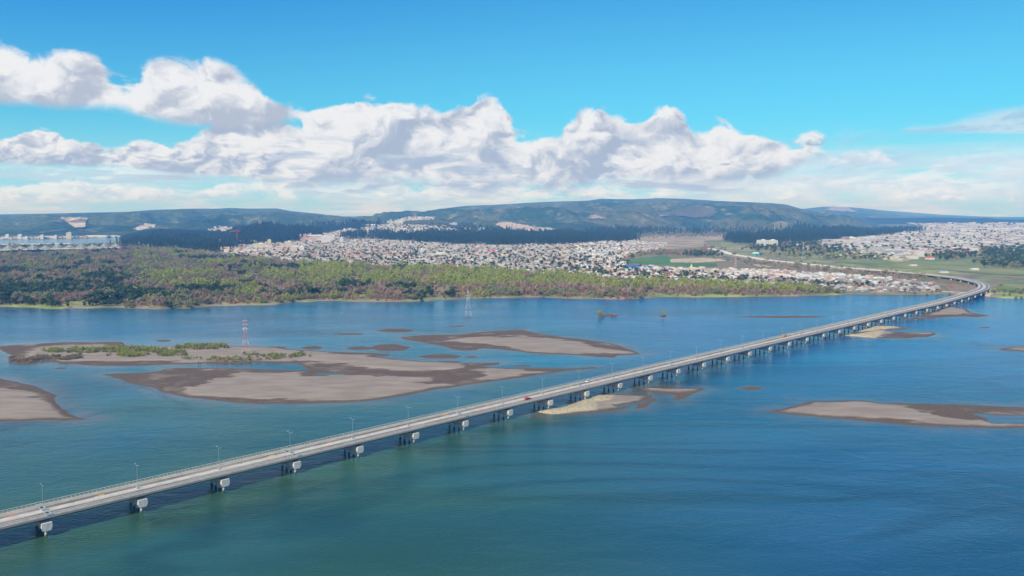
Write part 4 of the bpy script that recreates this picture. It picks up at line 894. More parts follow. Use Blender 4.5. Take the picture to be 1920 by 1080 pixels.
def gn_tree(name, pts, ti, sc, rot):
    me = mk_mesh(name, pts)
    for nm, ty, a in (('ti', 'INT', ti), ('sc', 'FLOAT', sc), ('rz', 'FLOAT', rot)):
        at_ = me.attributes.new(nm, ty, 'POINT'); at_.data.foreach_set('value', np.asarray(a, np.int32 if ty == 'INT' else np.float32))
    o = obj(name, me); ng = bpy.data.node_groups.new('scatter_' + name, 'GeometryNodeTree')
    ng.interface.new_socket('Geometry', in_out='INPUT', socket_type='NodeSocketGeometry'); ng.interface.new_socket('Geometry', in_out='OUTPUT', socket_type='NodeSocketGeometry')
    gi = ng.nodes.new('NodeGroupInput'); go = ng.nodes.new('NodeGroupOutput'); ip = ng.nodes.new('GeometryNodeInstanceOnPoints'); ci = ng.nodes.new('GeometryNodeCollectionInfo')
    ci.inputs['Collection'].default_value = hide; ci.inputs['Separate Children'].default_value = True; ci.inputs['Reset Children'].default_value = True
    ip.inputs['Pick Instance'].default_value = True
    def na_(nm, ty):
        n = ng.nodes.new('GeometryNodeInputNamedAttribute'); n.data_type = ty; n.inputs['Name'].default_value = nm; return n.outputs['Attribute']
    cx = ng.nodes.new('ShaderNodeCombineXYZ'); ng.links.new(na_('rz', 'FLOAT'), cx.inputs[2])
    ng.links.new(gi.outputs[0], ip.inputs['Points']); ng.links.new(ci.outputs[0], ip.inputs['Instance']); ng.links.new(na_('ti', 'INT'), ip.inputs['Instance Index'])
    ng.links.new(cx.outputs[0], ip.inputs['Rotation']); ng.links.new(na_('sc', 'FLOAT'), ip.inputs['Scale']); ng.links.new(ip.outputs[0], go.inputs[0])
    md = o.modifiers.new('scatter', 'NODES'); md.node_group = ng; return setp(o, kind='stuff')
# riparian woodland on the far bank
BELT = [(-150, 586), (0, 578), (100, 582), (260, 583), (360, 582), (380, 577), (500, 575), (560, 569), (700, 569), (850, 564), (1000, 560), (1060, 562), (1180, 565), (1240, 559), (1420, 558), (1520, 557), (1570, 553), (1660, 552), (1590, 549), (1520, 543), (1400, 538), (1300, 534), (1200, 532), (1080, 521),
        (960, 510), (840, 507), (740, 504), (640, 500), (540, 494), (440, 485), (380, 478), (330, 468), (230, 461), (110, 463), (0, 464), (-150, 465)]
BW = upoly(BELT, 2.0); ba = np.array(BW)
n_try = 150000
px_ = rng.uniform(ba[:, 0].min(), ba[:, 0].max(), n_try); py_ = rng.uniform(ba[:, 1].min(), ba[:, 1].max(), n_try)
area = np.ptp(ba[:, 0]) * np.ptp(ba[:, 1]); keep = inside(BW, px_, py_); px_, py_ = px_[keep], py_[keep]
shr = np.interp(np.arctan2(px_, py_), sh_az, sh_r); keep = np.hypot(px_, py_) > shr + 9; px_, py_ = px_[keep], py_[keep]
pu, pv = project(px_, py_, 2.0)
n1 = fbm(px_, py_, 150, 4, 201); n2 = fbm(px_, py_, 60, 4, 205); n3 = fbm(px_, py_, 110, 4, 209); sd_ = np.hypot(px_, py_) - np.interp(np.arctan2(px_, py_), sh_az, sh_r)
low_v = np.interp(pu, [0, 440, 640, 840, 1080, 1300, 1560], [460, 485, 500, 507, 520, 533, 546])
rel = (pv - low_v) / np.maximum(np.interp(pu, su, sv) - low_v, 5)        # 0 back .. 1 shore
sc_d = n1 * 1.3 - 0.2 + 0.55 * (rel > .55) * (pu < 850) - 0.6 * (pu > 860) + .15 * (pu < 300)
sc_w = n3 * 1.3 + 0.75 * (rel < 0.55) * (pu > 560) + 0.25 * (pu > 250) * (rel < .6) * (rel > .2) - .4 * (pu < 250)
sc_b = n2 * 1.3 + 0.45 * ((rel > .4) & (pu > 520)) + .3
sc_o = fbm(px_, py_, 50, 3, 217) * 1.2 + .38 
ti = np.argmax(np.stack([sc_d, sc_w, sc_b, sc_o], 1), 1)
ti = np.where((ti == 2) & (rel > .65) & (rng.random(len(ti)) < .5), 4, ti)
clear = fbm(px_, py_ * .5, 70, 4, 221) > 0.40
keep = ~clear | (rng.random(len(ti)) < .12); px_, py_, ti, sd_, pu, pv, rel = px_[keep], py_[keep], ti[keep], sd_[keep], pu[keep], pv[keep], rel[keep]
if len(px_) > 62000: sel = rng.permutation(len(px_))[:62000]; px_, py_, ti, sd_, pu, pv, rel = px_[sel], py_[sel], ti[sel], sd_[sel], pu[sel], pv[sel], rel[sel]
szn = (0.55 + rng.gamma(2.2, 0.22, len(px_))).clip(.5, 2.0) * .85 * np.where(ti == 4, 1.2, 1.0) * np.clip(.75 + sd_ / 120, .75, 1.1)
# the 300 that show largest stand as trees of their own, the rest is one wood
vis = (pu > 4) & (pu < 1575); order = np.argsort(np.where(vis, sd_ + 0.0 * py_, 1e9)); front = order[:2600]
front = front[rng.permutation(len(front))[:290]]; fm = np.zeros(len(px_), bool); fm[front] = True
pz = gz(px_, py_)
setp(gn_tree('woodland', np.stack([px_, py_, pz], 1)[~fm], ti[~fm] * 2 + rng.integers(0, 2, (~fm).sum()), szn[~fm], rng.uniform(0, 6.28, (~fm).sum())), 'dense mixed riverside woodland of dark, lime and brown trees')
nm_ = {0: ('evergreen_tree', 'dark evergreen tree'), 1: ('willow_tree', 'lime green spring willow'), 2: ('bare_tree', 'bare brown leafless tree'), 3: ('olive_tree', 'dull olive green tree'), 4: ('shrub', 'rusty brown shrub')}
crown_me = {(i, v_): crown(KIND[i], 500 + i * 4 + v_, 1.5).mesh('crown', [FOL[i]]) for i in range(6) for v_ in range(3)}
trunk_me = {i: trunk(KIND[i]).mesh('trunk', [M_bark]) for i in range(6)}
def plant(i, x, y, z, s, label, group, cat=None, name=None, sz=1.0):
    r = empty(name or nm_[i][0], (x, y, z), random.uniform(0, 6.28), label=label, cat=cat or ('shrub' if i == 4 else 'tree'), group=group); r.scale = (s, s, s * sz)
    obj('crown', crown_me[(i, random.randrange(3))], r); obj('trunk', trunk_me[i], r); return r
zones = [(0, 400, 'on the shore at the left edge of the far bank'), (400, 860, 'on the shore opposite the sandbars'), (860, 1180, 'on the shore around the faint pylon'), (1180, 1600, 'on the shore below the shanty roofs')]
for k in front:
    zl = [z for z in zones if z[0] <= pu[k] < z[1]] or [zones[-1]]
    plant(int(ti[k]), px_[k], py_[k], pz[k], szn[k] * 1.05, f'{nm_[int(ti[k])][1]} {zl[0][2]}', f'{nm_[int(ti[k])][1]}s {zl[0][2]}')

# shrubs growing on the sandbar
def shrubs(px, n, i, sc, label, group, seed):
    r = np.random.default_rng(seed); P = upoly(px, 1.0); a = np.array(P); k = 0
    while k < n:
        x = r.uniform(a[:, 0].min(), a[:, 0].max()); y = r.uniform(a[:, 1].min(), a[:, 1].max())
        if inside(P, np.array([x]), np.array([y]))[0]:
            plant(i, x, y, 0.6, r.uniform(.6, 1.2) * sc, label, group, 'shrub', 'shrub', sz=.75); k += 1
shrubs([(80, 658), (180, 655), (225, 653), (340, 660), (358, 666), (200, 668), (185, 662)], 34, 3, .55, 'olive green shrub in the long thicket on the big sandbar', 'olive shrubs on the big sandbar', 1)
shrubs([(180, 652), (230, 650), (330, 656), (340, 662), (190, 664)], 22, 4, .8, 'rusty orange shrub in the thicket on the big sandbar', 'orange shrubs on the big sandbar', 2)
shrubs([(190, 655), (325, 657), (320, 661), (200, 663)], 8, 1, .42, 'lime green bush among the shrubs of the big sandbar', 'lime bushes on the big sandbar', 3)
shrubs([(328, 649), (420, 647), (424, 653), (335, 656)], 14, 3, .6, 'green shrub in the thicket left of the red and white pylon', 'shrubs left of the sandbar pylon', 4)
shrubs([(345, 649), (405, 648), (404, 652), (345, 654)], 7, 2, .5, 'bare brown shrub left of the red and white pylon', 'bare shrubs left of the sandbar pylon', 5)
shrubs([(395, 670), (430, 672), (430, 677), (400, 677)], 9, 4, .8, 'rusty shrub just below the red and white pylon', 'rusty shrubs below the sandbar pylon', 6)
shrubs([(454, 663), (500, 665), (580, 662), (576, 670), (455, 673)], 24, 3, .5, 'yellowish grass tuft shrub right of the red and white pylon', 'shrubs right of the sandbar pylon', 7)
shrubs([(18, 671), (60, 668), (76, 674), (60, 678), (20, 677)], 16, 4, .75, 'brown shrub at the left tip of the big sandbar', 'shrubs at the left tip of the big sandbar', 8)
shrubs([(88, 668), (150, 667), (152, 672), (90, 673)], 12, 3, .5, 'low green shrub near the left tip of the big sandbar', 'low shrubs near the left end of the big sandbar', 9)
shrubs([(1121, 593), (1127, 593), (1127, 589), (1121, 589)], 3, 1, .9, 'lime bush at the left end of the tiny river islet', 'lime bushes on the tiny islet', 10)
shrubs([(1128, 593), (1158, 592), (1158, 590), (1128, 590)], 7, 4, .9, 'brown bush on the tiny river islet', 'brown bushes on the tiny islet', 11)
x, y = unp(1244, 594); plant(1, x, y, .1, .8, 'lone lime bush standing in the open river', 'lone bush', 'shrub', 'shrub')
gp_, gt_, gs_ = [], [], []
for px, n, kinds, s0 in (([(75, 657), (120, 655), (180, 654), (230, 651), (345, 658), (362, 667), (240, 670), (190, 663), (90, 661)], 1100, [3, 1, 1, 4, 4], .34), ([(326, 648), (425, 647), (428, 654), (330, 657)], 420, [3, 1, 1, 2], .3), ([(15, 671), (62, 667), (150, 667), (156, 673), (78, 677), (18, 678)], 420, [3, 4, 2], .28),
                         ([(340, 671), (430, 670), (470, 664), (585, 662), (582, 671), (440, 677), (350, 675)], 520, [3, 4, 1], .24)):
    r = np.random.default_rng(n); P = upoly(px, 1.0); a = np.array(P); x = r.uniform(a[:, 0].min(), a[:, 0].max(), n * 4); y = r.uniform(a[:, 1].min(), a[:, 1].max(), n * 4); m = inside(P, x, y) & (fbm(x, y, 14, 3, 301) > -.15); x, y = x[m][:n], y[m][:n]
    gp_.append(np.stack([x, y, 0 * x + .75], 1)); gt_.append(r.choice(kinds, len(x))); gs_.append(r.uniform(.5, 1.3, len(x)) * s0)
GRASS = (np.concatenate(gp_), np.concatenate(gt_) * 2, np.concatenate(gs_))
setp(gn_tree('grass', GRASS[0], GRASS[1], GRASS[2], rng.uniform(0, 6.28, len(GRASS[0]))), 'patchy green and rusty ground plants along the big sandbar')
# bushes on the right-hand bank
for px, n, i, sc, lb, gp in (([(1868, 532), (1960, 530), (1960, 545), (1880, 545)], 22, 4, 1.8, 'reddish brown bush on the bank right of the bridge curve', 'brown bushes right of the bridge'), ([(1862, 548), (1960, 546), (1960, 558), (1880, 558), (1850, 553)], 26, 3, .9, 'olive bush by the water right of the bridge curve', 'olive bushes right of the bridge'),
                             ([(1770, 528), (1820, 530), (1825, 540), (1780, 542)], 14, 4, 1.3, 'rusty bush inside the curve of the bridge', 'rusty bushes inside the bridge curve'), ([(1690, 545), (1780, 546), (1780, 551), (1700, 551)], 16, 2, .9, 'bare brown bush on the shore left of the bridge end', 'bare bushes left of the bridge end')):
    r = np.random.default_rng(n); P = upoly(px, 2.0); a = np.array(P); k = 0
    while k < n:
        x = r.uniform(a[:, 0].min(), a[:, 0].max()); y = r.uniform(a[:, 1].min(), a[:, 1].max())
        if inside(P, np.array([x]), np.array([y]))[0]: plant(i, x, y, float(gz(x, y)), r.uniform(.6, 1.2) * sc, lb, gp, 'bush', 'bush', .8); k += 1
# scattered woods farther away, placed on the terrain
def wood(name, zones_, label):
    P, TI, S = [], [], []
    for px, n, kinds, (s0, s1), seed in zones_:
        r = np.random.default_rng(seed); a = np.array(px, float); u = r.uniform(a[:, 0].min(), a[:, 0].max(), n * 4); v = r.uniform(a[:, 1].min(), a[:, 1].max(), n * 4)
        m = inside(px, u + 3 * fbm(v * 5, u, 9, 3, 8), v + 2.2 * fbm(u, v, 14, 4, 9)) & ((name != 'pine_forest') | (fbm(u, v * 3, 22, 4, 19) > -.28)); u, v = u[m][:n], v[m][:n]; x, y, z = hit(u, v); x = x + r.normal(0, 12, len(x)); y = y + r.normal(0, 40, len(y)) * (y / 3000)
        P.append(np.stack([x, y, gz(x, y)], 1)); TI.append(r.choice(kinds, len(x)) * 2 + r.integers(0, 2, len(x))); S.append(r.uniform(s0, s1, len(x)))
    P = np.concatenate(P); return setp(gn_tree(name, P, np.concatenate(TI), np.concatenate(S), rng.uniform(0, 6.28, len(P))), label)
pn = [5, 5, 5, 0]
wood('pine_forest', [([(655, 441), (700, 438), (760, 442), (830, 440), (1000, 440), (1190, 432), (1190, 452), (1080, 458), (960, 461), (860, 458), (760, 452), (690, 447), (640, 448)], 5200, pn, (1.0, 1.7), 1),
                     ([(480, 425), (560, 428), (620, 425), (690, 418), (720, 422), (640, 434), (560, 446), (520, 458), (480, 452), (430, 450)], 3000, pn, (1.0, 1.6), 2),
                     ([(218, 456), (300, 446), (420, 446), (480, 444), (520, 455), (440, 466), (400, 470), (320, 470), (230, 462)], 2200, pn + [0], (.8, 1.4), 3),
                     ([(1370, 446), (1440, 440), (1520, 433), (1640, 434), (1730, 428), (1725, 434), (1640, 443), (1540, 452), (1470, 456), (1400, 458), (1365, 455)], 3400, pn, (1.2, 1.8), 4),
                     ([(1190, 430), (1440, 430), (1440, 434), (1320, 440), (1230, 440), (1190, 440)], 1100, [0, 3, 2, 5], (1.0, 1.6), 5), ([(860, 425), (1000, 436), (1190, 432), (1190, 442), (1000, 446), (860, 444)], 1300, [3, 0, 2, 5], (1.0, 1.6), 6)], 'dark pine plantation below the hills')
wood('grove', [([(1440, 458), (1560, 455), (1600, 465), (1640, 473), (1580, 478), (1480, 476), (1390, 468)], 420, [0, 0, 2, 3], (1.2, 2.0), 11),
               ([(1540, 475), (1650, 478), (1700, 488), (1600, 488), (1420, 480)], 260, [0, 3, 1], (.8, 1.4), 12),
               ([(1745, 472), (1800, 470), (1835, 480), (1800, 488), (1745, 487)], 170, [0, 2], (1.2, 1.9), 13),
               ([(1846, 476), (1870, 466), (1960, 462), (1960, 502), (1930, 503), (1850, 503)], 520, [0, 0, 3], (1.3, 2.0), 14),
               ([(1235, 470), (1300, 474), (1340, 462), (1350, 478), (1290, 480), (1240, 478), (1180, 478)], 240, [2, 2, 3, 4], (1.0, 1.7), 15),
               ([(1290, 476), (1350, 474), (1350, 480), (1300, 482)], 90, [0], (1.0, 1.5), 16),
               ([(1180, 440), (1440, 436), (1440, 442), (1300, 446), (1180, 448)], 260, [2, 3], (1.0, 1.6), 17),
               ([(1345, 484), (1440, 490), (1560, 500), (1700, 514), (1750, 520), (1750, 527), (1600, 515), (1440, 503)], 330, [4, 3, 2], (.7, 1.2), 18),
               ([(430, 465), (520, 450), (700, 446), (860, 458), (1180, 456), (1200, 480), (1160, 500), (1500, 530), (1700, 540), (1560, 540), (1200, 526), (960, 508), (640, 498), (440, 482)], 3400, [0, 0, 3, 2], (.6, 1.3), 19),
               ([(1600, 462), (1700, 430), (1940, 420), (1940, 472), (1700, 474)], 420, [0, 0, 3], (0.9, 1.9), 20),
               ([(300, 464), (440, 462), (440, 474), (380, 472)], 130, [0, 5], (.9, 1.5), 21),
               ([(600, 436), (660, 424), (820, 416), (1000, 432), (1000, 440), (830, 438), (640, 444)], 1000, [0, 3, 0], (.8, 1.3), 22)], 'scattered clumps of dark trees among the far houses and meadows')

# ------------------------------------------------------------------ houses
WALLC = [(0.62, 0.59, 0.54), (0.40, 0.36, 0.30), (0.45, 0.32, 0.25), (0.52, 0.47, 0.36), (0.28, 0.31, 0.33), (0.36, 0.2, 0.16)]
ROOFC = [(0.40, 0.37, 0.33), (0.57, 0.54, 0.48), (0.22, 0.20, 0.18), (0.38, 0.31, 0.24), (0.28, 0.13, 0.08), (0.12, 0.11, 0.10), (0.42, 0.18, 0.11)]
def house_geo(x, y, z, w, d, h, rh, a, wc, rc):
    """arrays of one value per house -> merged vertices, quads, triangles, face colours"""
    n = len(x); base = np.array([(-1, -1, 0), (1, -1, 0), (1, 1, 0), (-1, 1, 0), (-1, -1, 1), (1, -1, 1), (1, 1, 1), (-1, 1, 1), (-1, 0, 2), (1, 0, 2)], float)
    o = 1.0; L = np.zeros((n, 10, 3)); L[..., 0] = base[:, 0] * w[:, None] / 2; L[..., 1] = base[:, 1] * d[:, None] / 2
    L[..., 2] = np.where(base[:, 2] == 0, -1.0, np.where(base[:, 2] == 1, h[:, None], (h + rh)[:, None]))
    ca, sa = np.cos(a)[:, None], np.sin(a)[:, None]; V = np.stack([L[..., 0] * ca - L[..., 1] * sa + x[:, None], L[..., 0] * sa + L[..., 1] * ca + y[:, None], L[..., 2] + z[:, None]], -1)
    q = np.array([(0, 1, 5, 4), (1, 2, 6, 5), (2, 3, 7, 6), (3, 0, 4, 7), (4, 5, 9, 8), (6, 7, 8, 9)]); t = np.array([(5, 6, 9), (7, 4, 8)])
    off = (np.arange(n) * 10)[:, None, None]; Q = (q[None] + off).reshape(-1, 4); T = (t[None] + off).reshape(-1, 3)
    fq = np.stack([wc, wc, wc, wc, rc, rc], 1).reshape(-1, 3); ft = np.stack([wc, wc], 1).reshape(-1, 3)
    return V.reshape(-1, 3), Q, T, np.concatenate([fq, ft])
M_town = attr_mat('house_paint', 0.8, 0.15, 0.3)
def town_sites(px, ang, row, pitch, depth_gap, seed, dens=.93):
    P = upoly(px, 2.0); a = np.array(P); c = a.mean(0); R = max(np.ptp(a[:, 0]), np.ptp(a[:, 1])) * .75
    r = np.random.default_rng(seed); i = np.arange(-R, R, pitch); j = np.arange(-R, R, row); I, J = np.meshgrid(i, j)
    I = I + r.normal(0, pitch * .10, I.shape); J = J + r.normal(0, row * .05, J.shape) + (np.arange(len(j)) % 2 * -depth_gap)[:, None]
    ca, sa = math.cos(ang), math.sin(ang); x = c[0] + I * ca - J * sa; y = c[1] + I * sa + J * ca
    m = inside(P, x, y) & (r.random(x.shape) < dens) & ((np.abs(((I + 1e4) % 78) - 39) > 6) & (np.abs(((J + 1e4) % 124) - 62) > 7))
    return x[m], y[m], ang, r
H_ = []
x, y, ang, r = town_sites(TOWN, 0.35, 15.5, 9.6, 3.2, 5); n = len(x); u_, v_ = project(x, y, 2.0)
w = r.uniform(6.0, 8.6, n); d = r.uniform(6.5, 9.5, n); h = r.uniform(2.3, 3.2, n) + 2.3 * (r.random(n) < .25); rh = r.uniform(.5, 1.7, n)
zn = fbm(x, y, 140, 3, 301); reds = (zn > .45) | ((u_ < 780) & (v_ > 470) & (v_ < 484) & (r.random(n) < .6))
wi = r.choice(6, n, p=[.44, .2, .05, .17, .10, .04]); ri = r.choice(7, n, p=[.30, .27, .15, .12, .05, .08, .03])
ri = np.where(reds & (r.random(n) < .65), 6, ri)
wc = np.array(WALLC)[wi]; rc = np.array(ROOFC)[ri] * r.uniform(.85, 1.15, (n, 1))
bright = r.random(n) < .035; rc[bright] = np.array([(0.60, 0.07, 0.05), (0.06, 0.20, 0.50), (0.10, 0.42, 0.34), (0.65, 0.45, 0.12)])[r.integers(0, 4, bright.sum())]
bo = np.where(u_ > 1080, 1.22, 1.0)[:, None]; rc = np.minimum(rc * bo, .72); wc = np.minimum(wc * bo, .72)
aa = ang + r.choice([0, pi / 2], n) + r.normal(0, .05, n); zz = gz(x, y)
vis = (u_ > 10) & (u_ < 1765); order = np.argsort(np.where(vis, y, 1e9)); near = order[:295]; nm = np.zeros(n, bool); nm[near] = True; f_ = ~nm
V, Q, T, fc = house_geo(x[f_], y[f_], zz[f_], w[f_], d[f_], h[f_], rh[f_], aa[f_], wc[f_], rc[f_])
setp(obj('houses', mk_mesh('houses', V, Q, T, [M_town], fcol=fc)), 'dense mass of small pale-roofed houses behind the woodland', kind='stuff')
print('town houses', n)
hw_m = {i: simple('house_wall', c, .85, .1) for i, c in enumerate(WALLC)}; hr_m = {i: simple('house_roof', c, .7, .12) for i, c in enumerate(ROOFC)}; hmesh = {}
def hparts(wi_, ri_):
    if (wi_, ri_) not in hmesh:
        b = MB(); b.box((0, 0, .9), (7, 7.5, 3.8)); 
        b.add([(3.5, -3.75, 2.8), (3.5, 3.75, 2.8), (3.5, 0, 3.9)], T=[(0, 1, 2)]); b.add([(-3.5, -3.75, 2.8), (-3.5, 3.75, 2.8), (-3.5, 0, 3.9)], T=[(0, 2, 1)])
        for sx in (-1, 1):
            for yy in (-1.8, 1.8): b.box((sx * 3.51, yy, 1.5), (.04, 1.2, 1.0), mi=1)
        for sy in (-1, 1):
            for xx in (-2, 2): b.box((xx, sy * 3.76, 1.5), (1.2, .04, 1.0), mi=1)
            b.box((0, sy * 3.76, 1.05), (.9, .04, 2.0), mi=1)
        r_ = MB(); 
        for sy in (-1, 1): r_.add([(-3.8, sy * 4.1, 2.7), (3.8, sy * 4.1, 2.7), (3.8, 0, 3.95), (-3.8, 0, 3.95), (-3.8, sy * 4.1, 2.85), (3.8, sy * 4.1, 2.85), (3.8, 0, 4.1), (-3.8, 0, 4.1)], [(0, 1, 2, 3), (4, 5, 6, 7), (0, 1, 5, 4), (1, 2, 6, 5), (3, 0, 4, 7)])
        hmesh[(wi_, ri_)] = (b.mesh('wall', [hw_m[wi_], M_glass]), r_.mesh('roof', [hr_m[ri_]]))
    return hmesh[(wi_, ri_)]
wn = ['white', 'beige', 'salmon', 'cream', 'blue-grey', 'brick-red']; rn = ['grey', 'pale silver', 'dark grey', 'tan', 'rusty', 'blackish', 'terracotta']
zz2 = [(0, 700, 'behind the left part of the woodland'), (700, 1000, 'near the big red roof'), (1000, 1260, 'near the blue roofs'), (1260, 1480, 'in the shanty rows right of the blue roofs'), (1480, 1800, 'in the last rows before the bridge curve')]
for k in near:
    zl = ([z for z in zz2 if z[0] <= u_[k] < z[1]] or [zz2[-1]])[0][2]; a_, b_ = hparts(int(wi[k]), int(ri[k])); lb = f'{wn[wi[k]]} house with {rn[ri[k]]} roof {zl}'
    o = empty('house', (x[k], y[k], zz[k]), aa[k], label=lb, cat='house', group=lb.replace('house', 'houses', 1)); s_ = w[k] / 7; o.scale = (s_, s_, (h[k] + rh[k]) / 3.9)
    obj('wall', a_, o); obj('roof', b_, o)
# suburb on the right and small far settlements
def far_houses(zl, name, label):
    A = []
    for px, n, (w0, w1), big, pal, seed in zl:
        r = np.random.default_rng(seed); a = np.array(px, float); u = r.uniform(a[:, 0].min(), a[:, 0].max(), n * 5); v = r.uniform(a[:, 1].min(), a[:, 1].max(), n * 5); m = inside(px, u, v); u, v = u[m][:n], v[m][:n]; x, y, z = hit(u, v); n = len(x)
        w = r.uniform(w0, w1, n); d = r.uniform(w0, w1 * .8, n); h = r.uniform(3, 6, n); bg_ = r.random(n) < big; w[bg_] *= r.uniform(2.5, 6, bg_.sum()); d[bg_] *= 2; h[bg_] += 3
        pc = np.array(pal)[r.integers(0, len(pal), n)]; wc_ = np.array(WALLC)[r.choice(6, n, p=[.5, .15, .08, .17, .05, .05])]
        A.append((x, y, z, w, d, h, r.uniform(.6, 2.2, n), .25 + r.choice([0, pi / 2], n) * (~bg_), wc_, pc))
    A = [np.concatenate(q) for q in zip(*A)]; V, Q, T, fc = house_geo(*A); return setp(obj(name, mk_mesh(name, V, Q, T, [M_town], fcol=fc)), label, kind='stuff')
PG = [(0.40, 0.38, 0.35), (0.31, 0.29, 0.26), (0.58, 0.55, 0.50), (0.24, 0.22, 0.20), (0.38, 0.30, 0.25)]; PT = [(0.50, 0.24, 0.16), (0.55, 0.30, 0.20), (0.45, 0.25, 0.2)]
far_houses([(TOWNR, 6500, (8, 15), .06, PG, 1), ([(1520, 458), (1660, 440), (1700, 445), (1690, 474), (1600, 474)], 320, (9, 16), .12, PG, 2), ([(1625, 430), (1690, 427), (1700, 429), (1620, 432)], 160, (10, 16), .1, PG, 3),
            ([(1540, 478), (1680, 482), (1740, 478), (1700, 490)], 70, (7, 11), .1, PG, 4), ([(1690, 474), (1800, 468), (1830, 470), (1760, 478)], 160, (8, 14), .2, PG + PT, 5)], 'suburb', 'far suburb of low pale houses at the right')
far_houses([([(930, 421), (945, 417), (990, 424), (1000, 431), (985, 434), (950, 430)], 420, (9, 14), 0, PT + PG[:2], 11), ([(990, 427), (1035, 429), (1040, 433), (1000, 434)], 150, (9, 14), 0, PG, 12), ([(725, 416), (770, 407), (815, 408), (812, 412), (770, 413), (735, 422)], 170, (8, 13), 0, PG, 13),
            ([(560, 452), (600, 440), (660, 431), (690, 428), (710, 436), (660, 446), (600, 455)], 480, (9, 16), .05, PG + PT[:1], 14), ([(675, 424), (710, 421), (740, 424), (730, 434), (700, 430)], 180, (8, 13), 0, PG, 15), ([(720, 420), (830, 424), (860, 432), (780, 440), (720, 438)], 230, (8, 14), .04, PG + PT[:1], 16),
            ([(250, 430), (270, 423), (290, 421), (290, 425), (262, 431)], 90, (10, 18), 0, PG, 17), ([(385, 432), (410, 424), (440, 428), (420, 434)], 60, (8, 13), 0, PG + PT[:1], 18), ([(0, 447.2), (170, 445.2), (225, 443.5), (225, 444.2), (0, 448.6)], 130, (9, 18), .12, PG, 19),
            ([(400, 470), (480, 462), (560, 458), (560, 466), (460, 478)], 200, (8, 13), .04, PG + PT, 20), ([(345, 456), (500, 455), (500, 458), (345, 459)], 40, (9, 15), .3, PG, 21), ([(1180, 462), (1250, 458), (1240, 466), (1180, 470)], 200, (8, 12), 0, [(0.20, 0.19, 0.21), (0.25, 0.23, 0.24)], 22), ([(1120, 476), (1205, 472), (1205, 475), (1125, 479)], 60, (8, 12), .1, PG, 23)], 'hillside_houses', 'tiny pale houses strewn over the far hillsides')

# large roofs in the town
def hall(u, v, wpx, hpx, dm, roofc, label, wallc=(0.6, 0.58, 0.54), cat='building', gable=True, name='hall', a=0.15):
    x, y, z = hit(u, v); x, y, z = x[0], y[0], z[0]; k = y / F; w = wpx * k; h = hpx * k
    r = empty(name, (x, y, z), a, label=label, cat=cat); b = MB(); b.box((0, 0, h * .32), (w, dm, h * .68 + 0)); obj('wall', b.mesh('wall', [simple('hall_wall', wallc)]), r)
    b = MB(); hb = h * .66; hr = h * .34
    b.add([(-w / 2 - .4, -dm / 2 - .4, hb), (w / 2 + .4, -dm / 2 - .4, hb), (w / 2 + .4, dm / 2 + .4, hb), (-w / 2 - .4, dm / 2 + .4, hb), (-w / 2 - .4 + (0 if gable else w * .2), 0, hb + hr), (w / 2 + .4 - (0 if gable else w * .2), 0, hb + hr)],
          [(0, 1, 5, 4), (2, 3, 4, 5), (3, 2, 1, 0)], [(1, 2, 5), (3, 0, 4)]); obj('roof', b.mesh('roof', [simple('hall_roof', roofc, .6, .08)]), r)
hall(842, 504, 28, 7.5, 26, (0.62, 0.09, 0.06), 'long hall with a bright red roof at the near edge of the town')
hall(922, 475, 15, 5, 22, (0.60, 0.08, 0.10), 'red-roofed school block in the upper middle of the town')
hall(1185, 505, 22, 8, 30, (0.04, 0.16, 0.50), 'large blue roofed hall, left of the blue pair'); hall(1215, 505, 22, 6, 26, (0.06, 0.22, 0.50), 'long low blue roofed hall, right of the blue pair')
hall(1253, 514, 18, 5, 18, (0.62, 0.07, 0.12), 'crimson roofed shed among the shanties below the green field'); hall(1305, 510, 15, 5, 16, (0.55, 0.05, 0.07), 'dark crimson roofed shed right of the chapel spire')
hall(1322, 525, 9, 4.5, 10, (0.66, 0.12, 0.12), 'small bright red roofed house at the town edge'); hall(1615, 541, 8, 5, 9, (0.62, 0.14, 0.09), 'orange red roofed shack at the shore'); hall(1744, 534, 9, 4.5, 9, (0.60, 0.10, 0.09), 'red roofed shack near the bridge curve')
hall(1743, 487, 11, 6.5, 16, (0.60, 0.08, 0.08), 'lone farmhouse with a red roof in the green meadow', gable=False, name='farmhouse', cat='house'); hall(1567, 475, 19, 5, 24, (0.10, 0.42, 0.58), 'turquoise roofed warehouse beyond the highway')
hall(1890, 431, 60, 3.0, 60, (0.68, 0.66, 0.62), 'huge white warehouse in the far right suburb'); hall(1800, 434, 44, 3.0, 60, (0.66, 0.66, 0.58), 'long pale warehouse in the far suburb'); hall(1716, 455, 150, 2.6, 20, (0.60, 0.57, 0.50), 'very long low pale terrace across the right suburb', name='terrace')
hall(1720, 473, 60, 5, 22, (0.52, 0.40, 0.38), 'long pinkish terrace beyond the meadow', name='terrace'); hall(1590, 449, 26, 5.5, 26, (0.70, 0.70, 0.68), 'white block hall at the edge of the pine wood', gable=False); hall(1680, 490, 22, 2.6, 14, (0.55, 0.32, 0.10), 'long orange brown shed in the meadow')
hall(1712, 499, 12, 3, 10, (0.7, 0.7, 0.7), 'white tent-like shed in the middle of the meadow'); hall(1827, 507, 12, 4.5, 10, (0.66, 0.66, 0.62), 'pale farm shed right of the bridge curve'); hall(1770, 511.5, 15, 4, 8, (0.4, 0.46, 0.55), 'grey blue toll shed beside the bridge end', gable=False)
hall(1417, 479, 11, 6, 14, (0.75, 0.75, 0.72), 'small building with turquoise side beside the highway', wallc=(0.05, 0.42, 0.38), gable=False); hall(342, 458.5, 18, 3.5, 25, (0.65, 0.60, 0.35), 'pale yellow roofed hall before the wooded knoll'); hall(692, 424, 40, 3.4, 30, (0.75, 0.73, 0.66), 'long white hall high on the slope', gable=False)
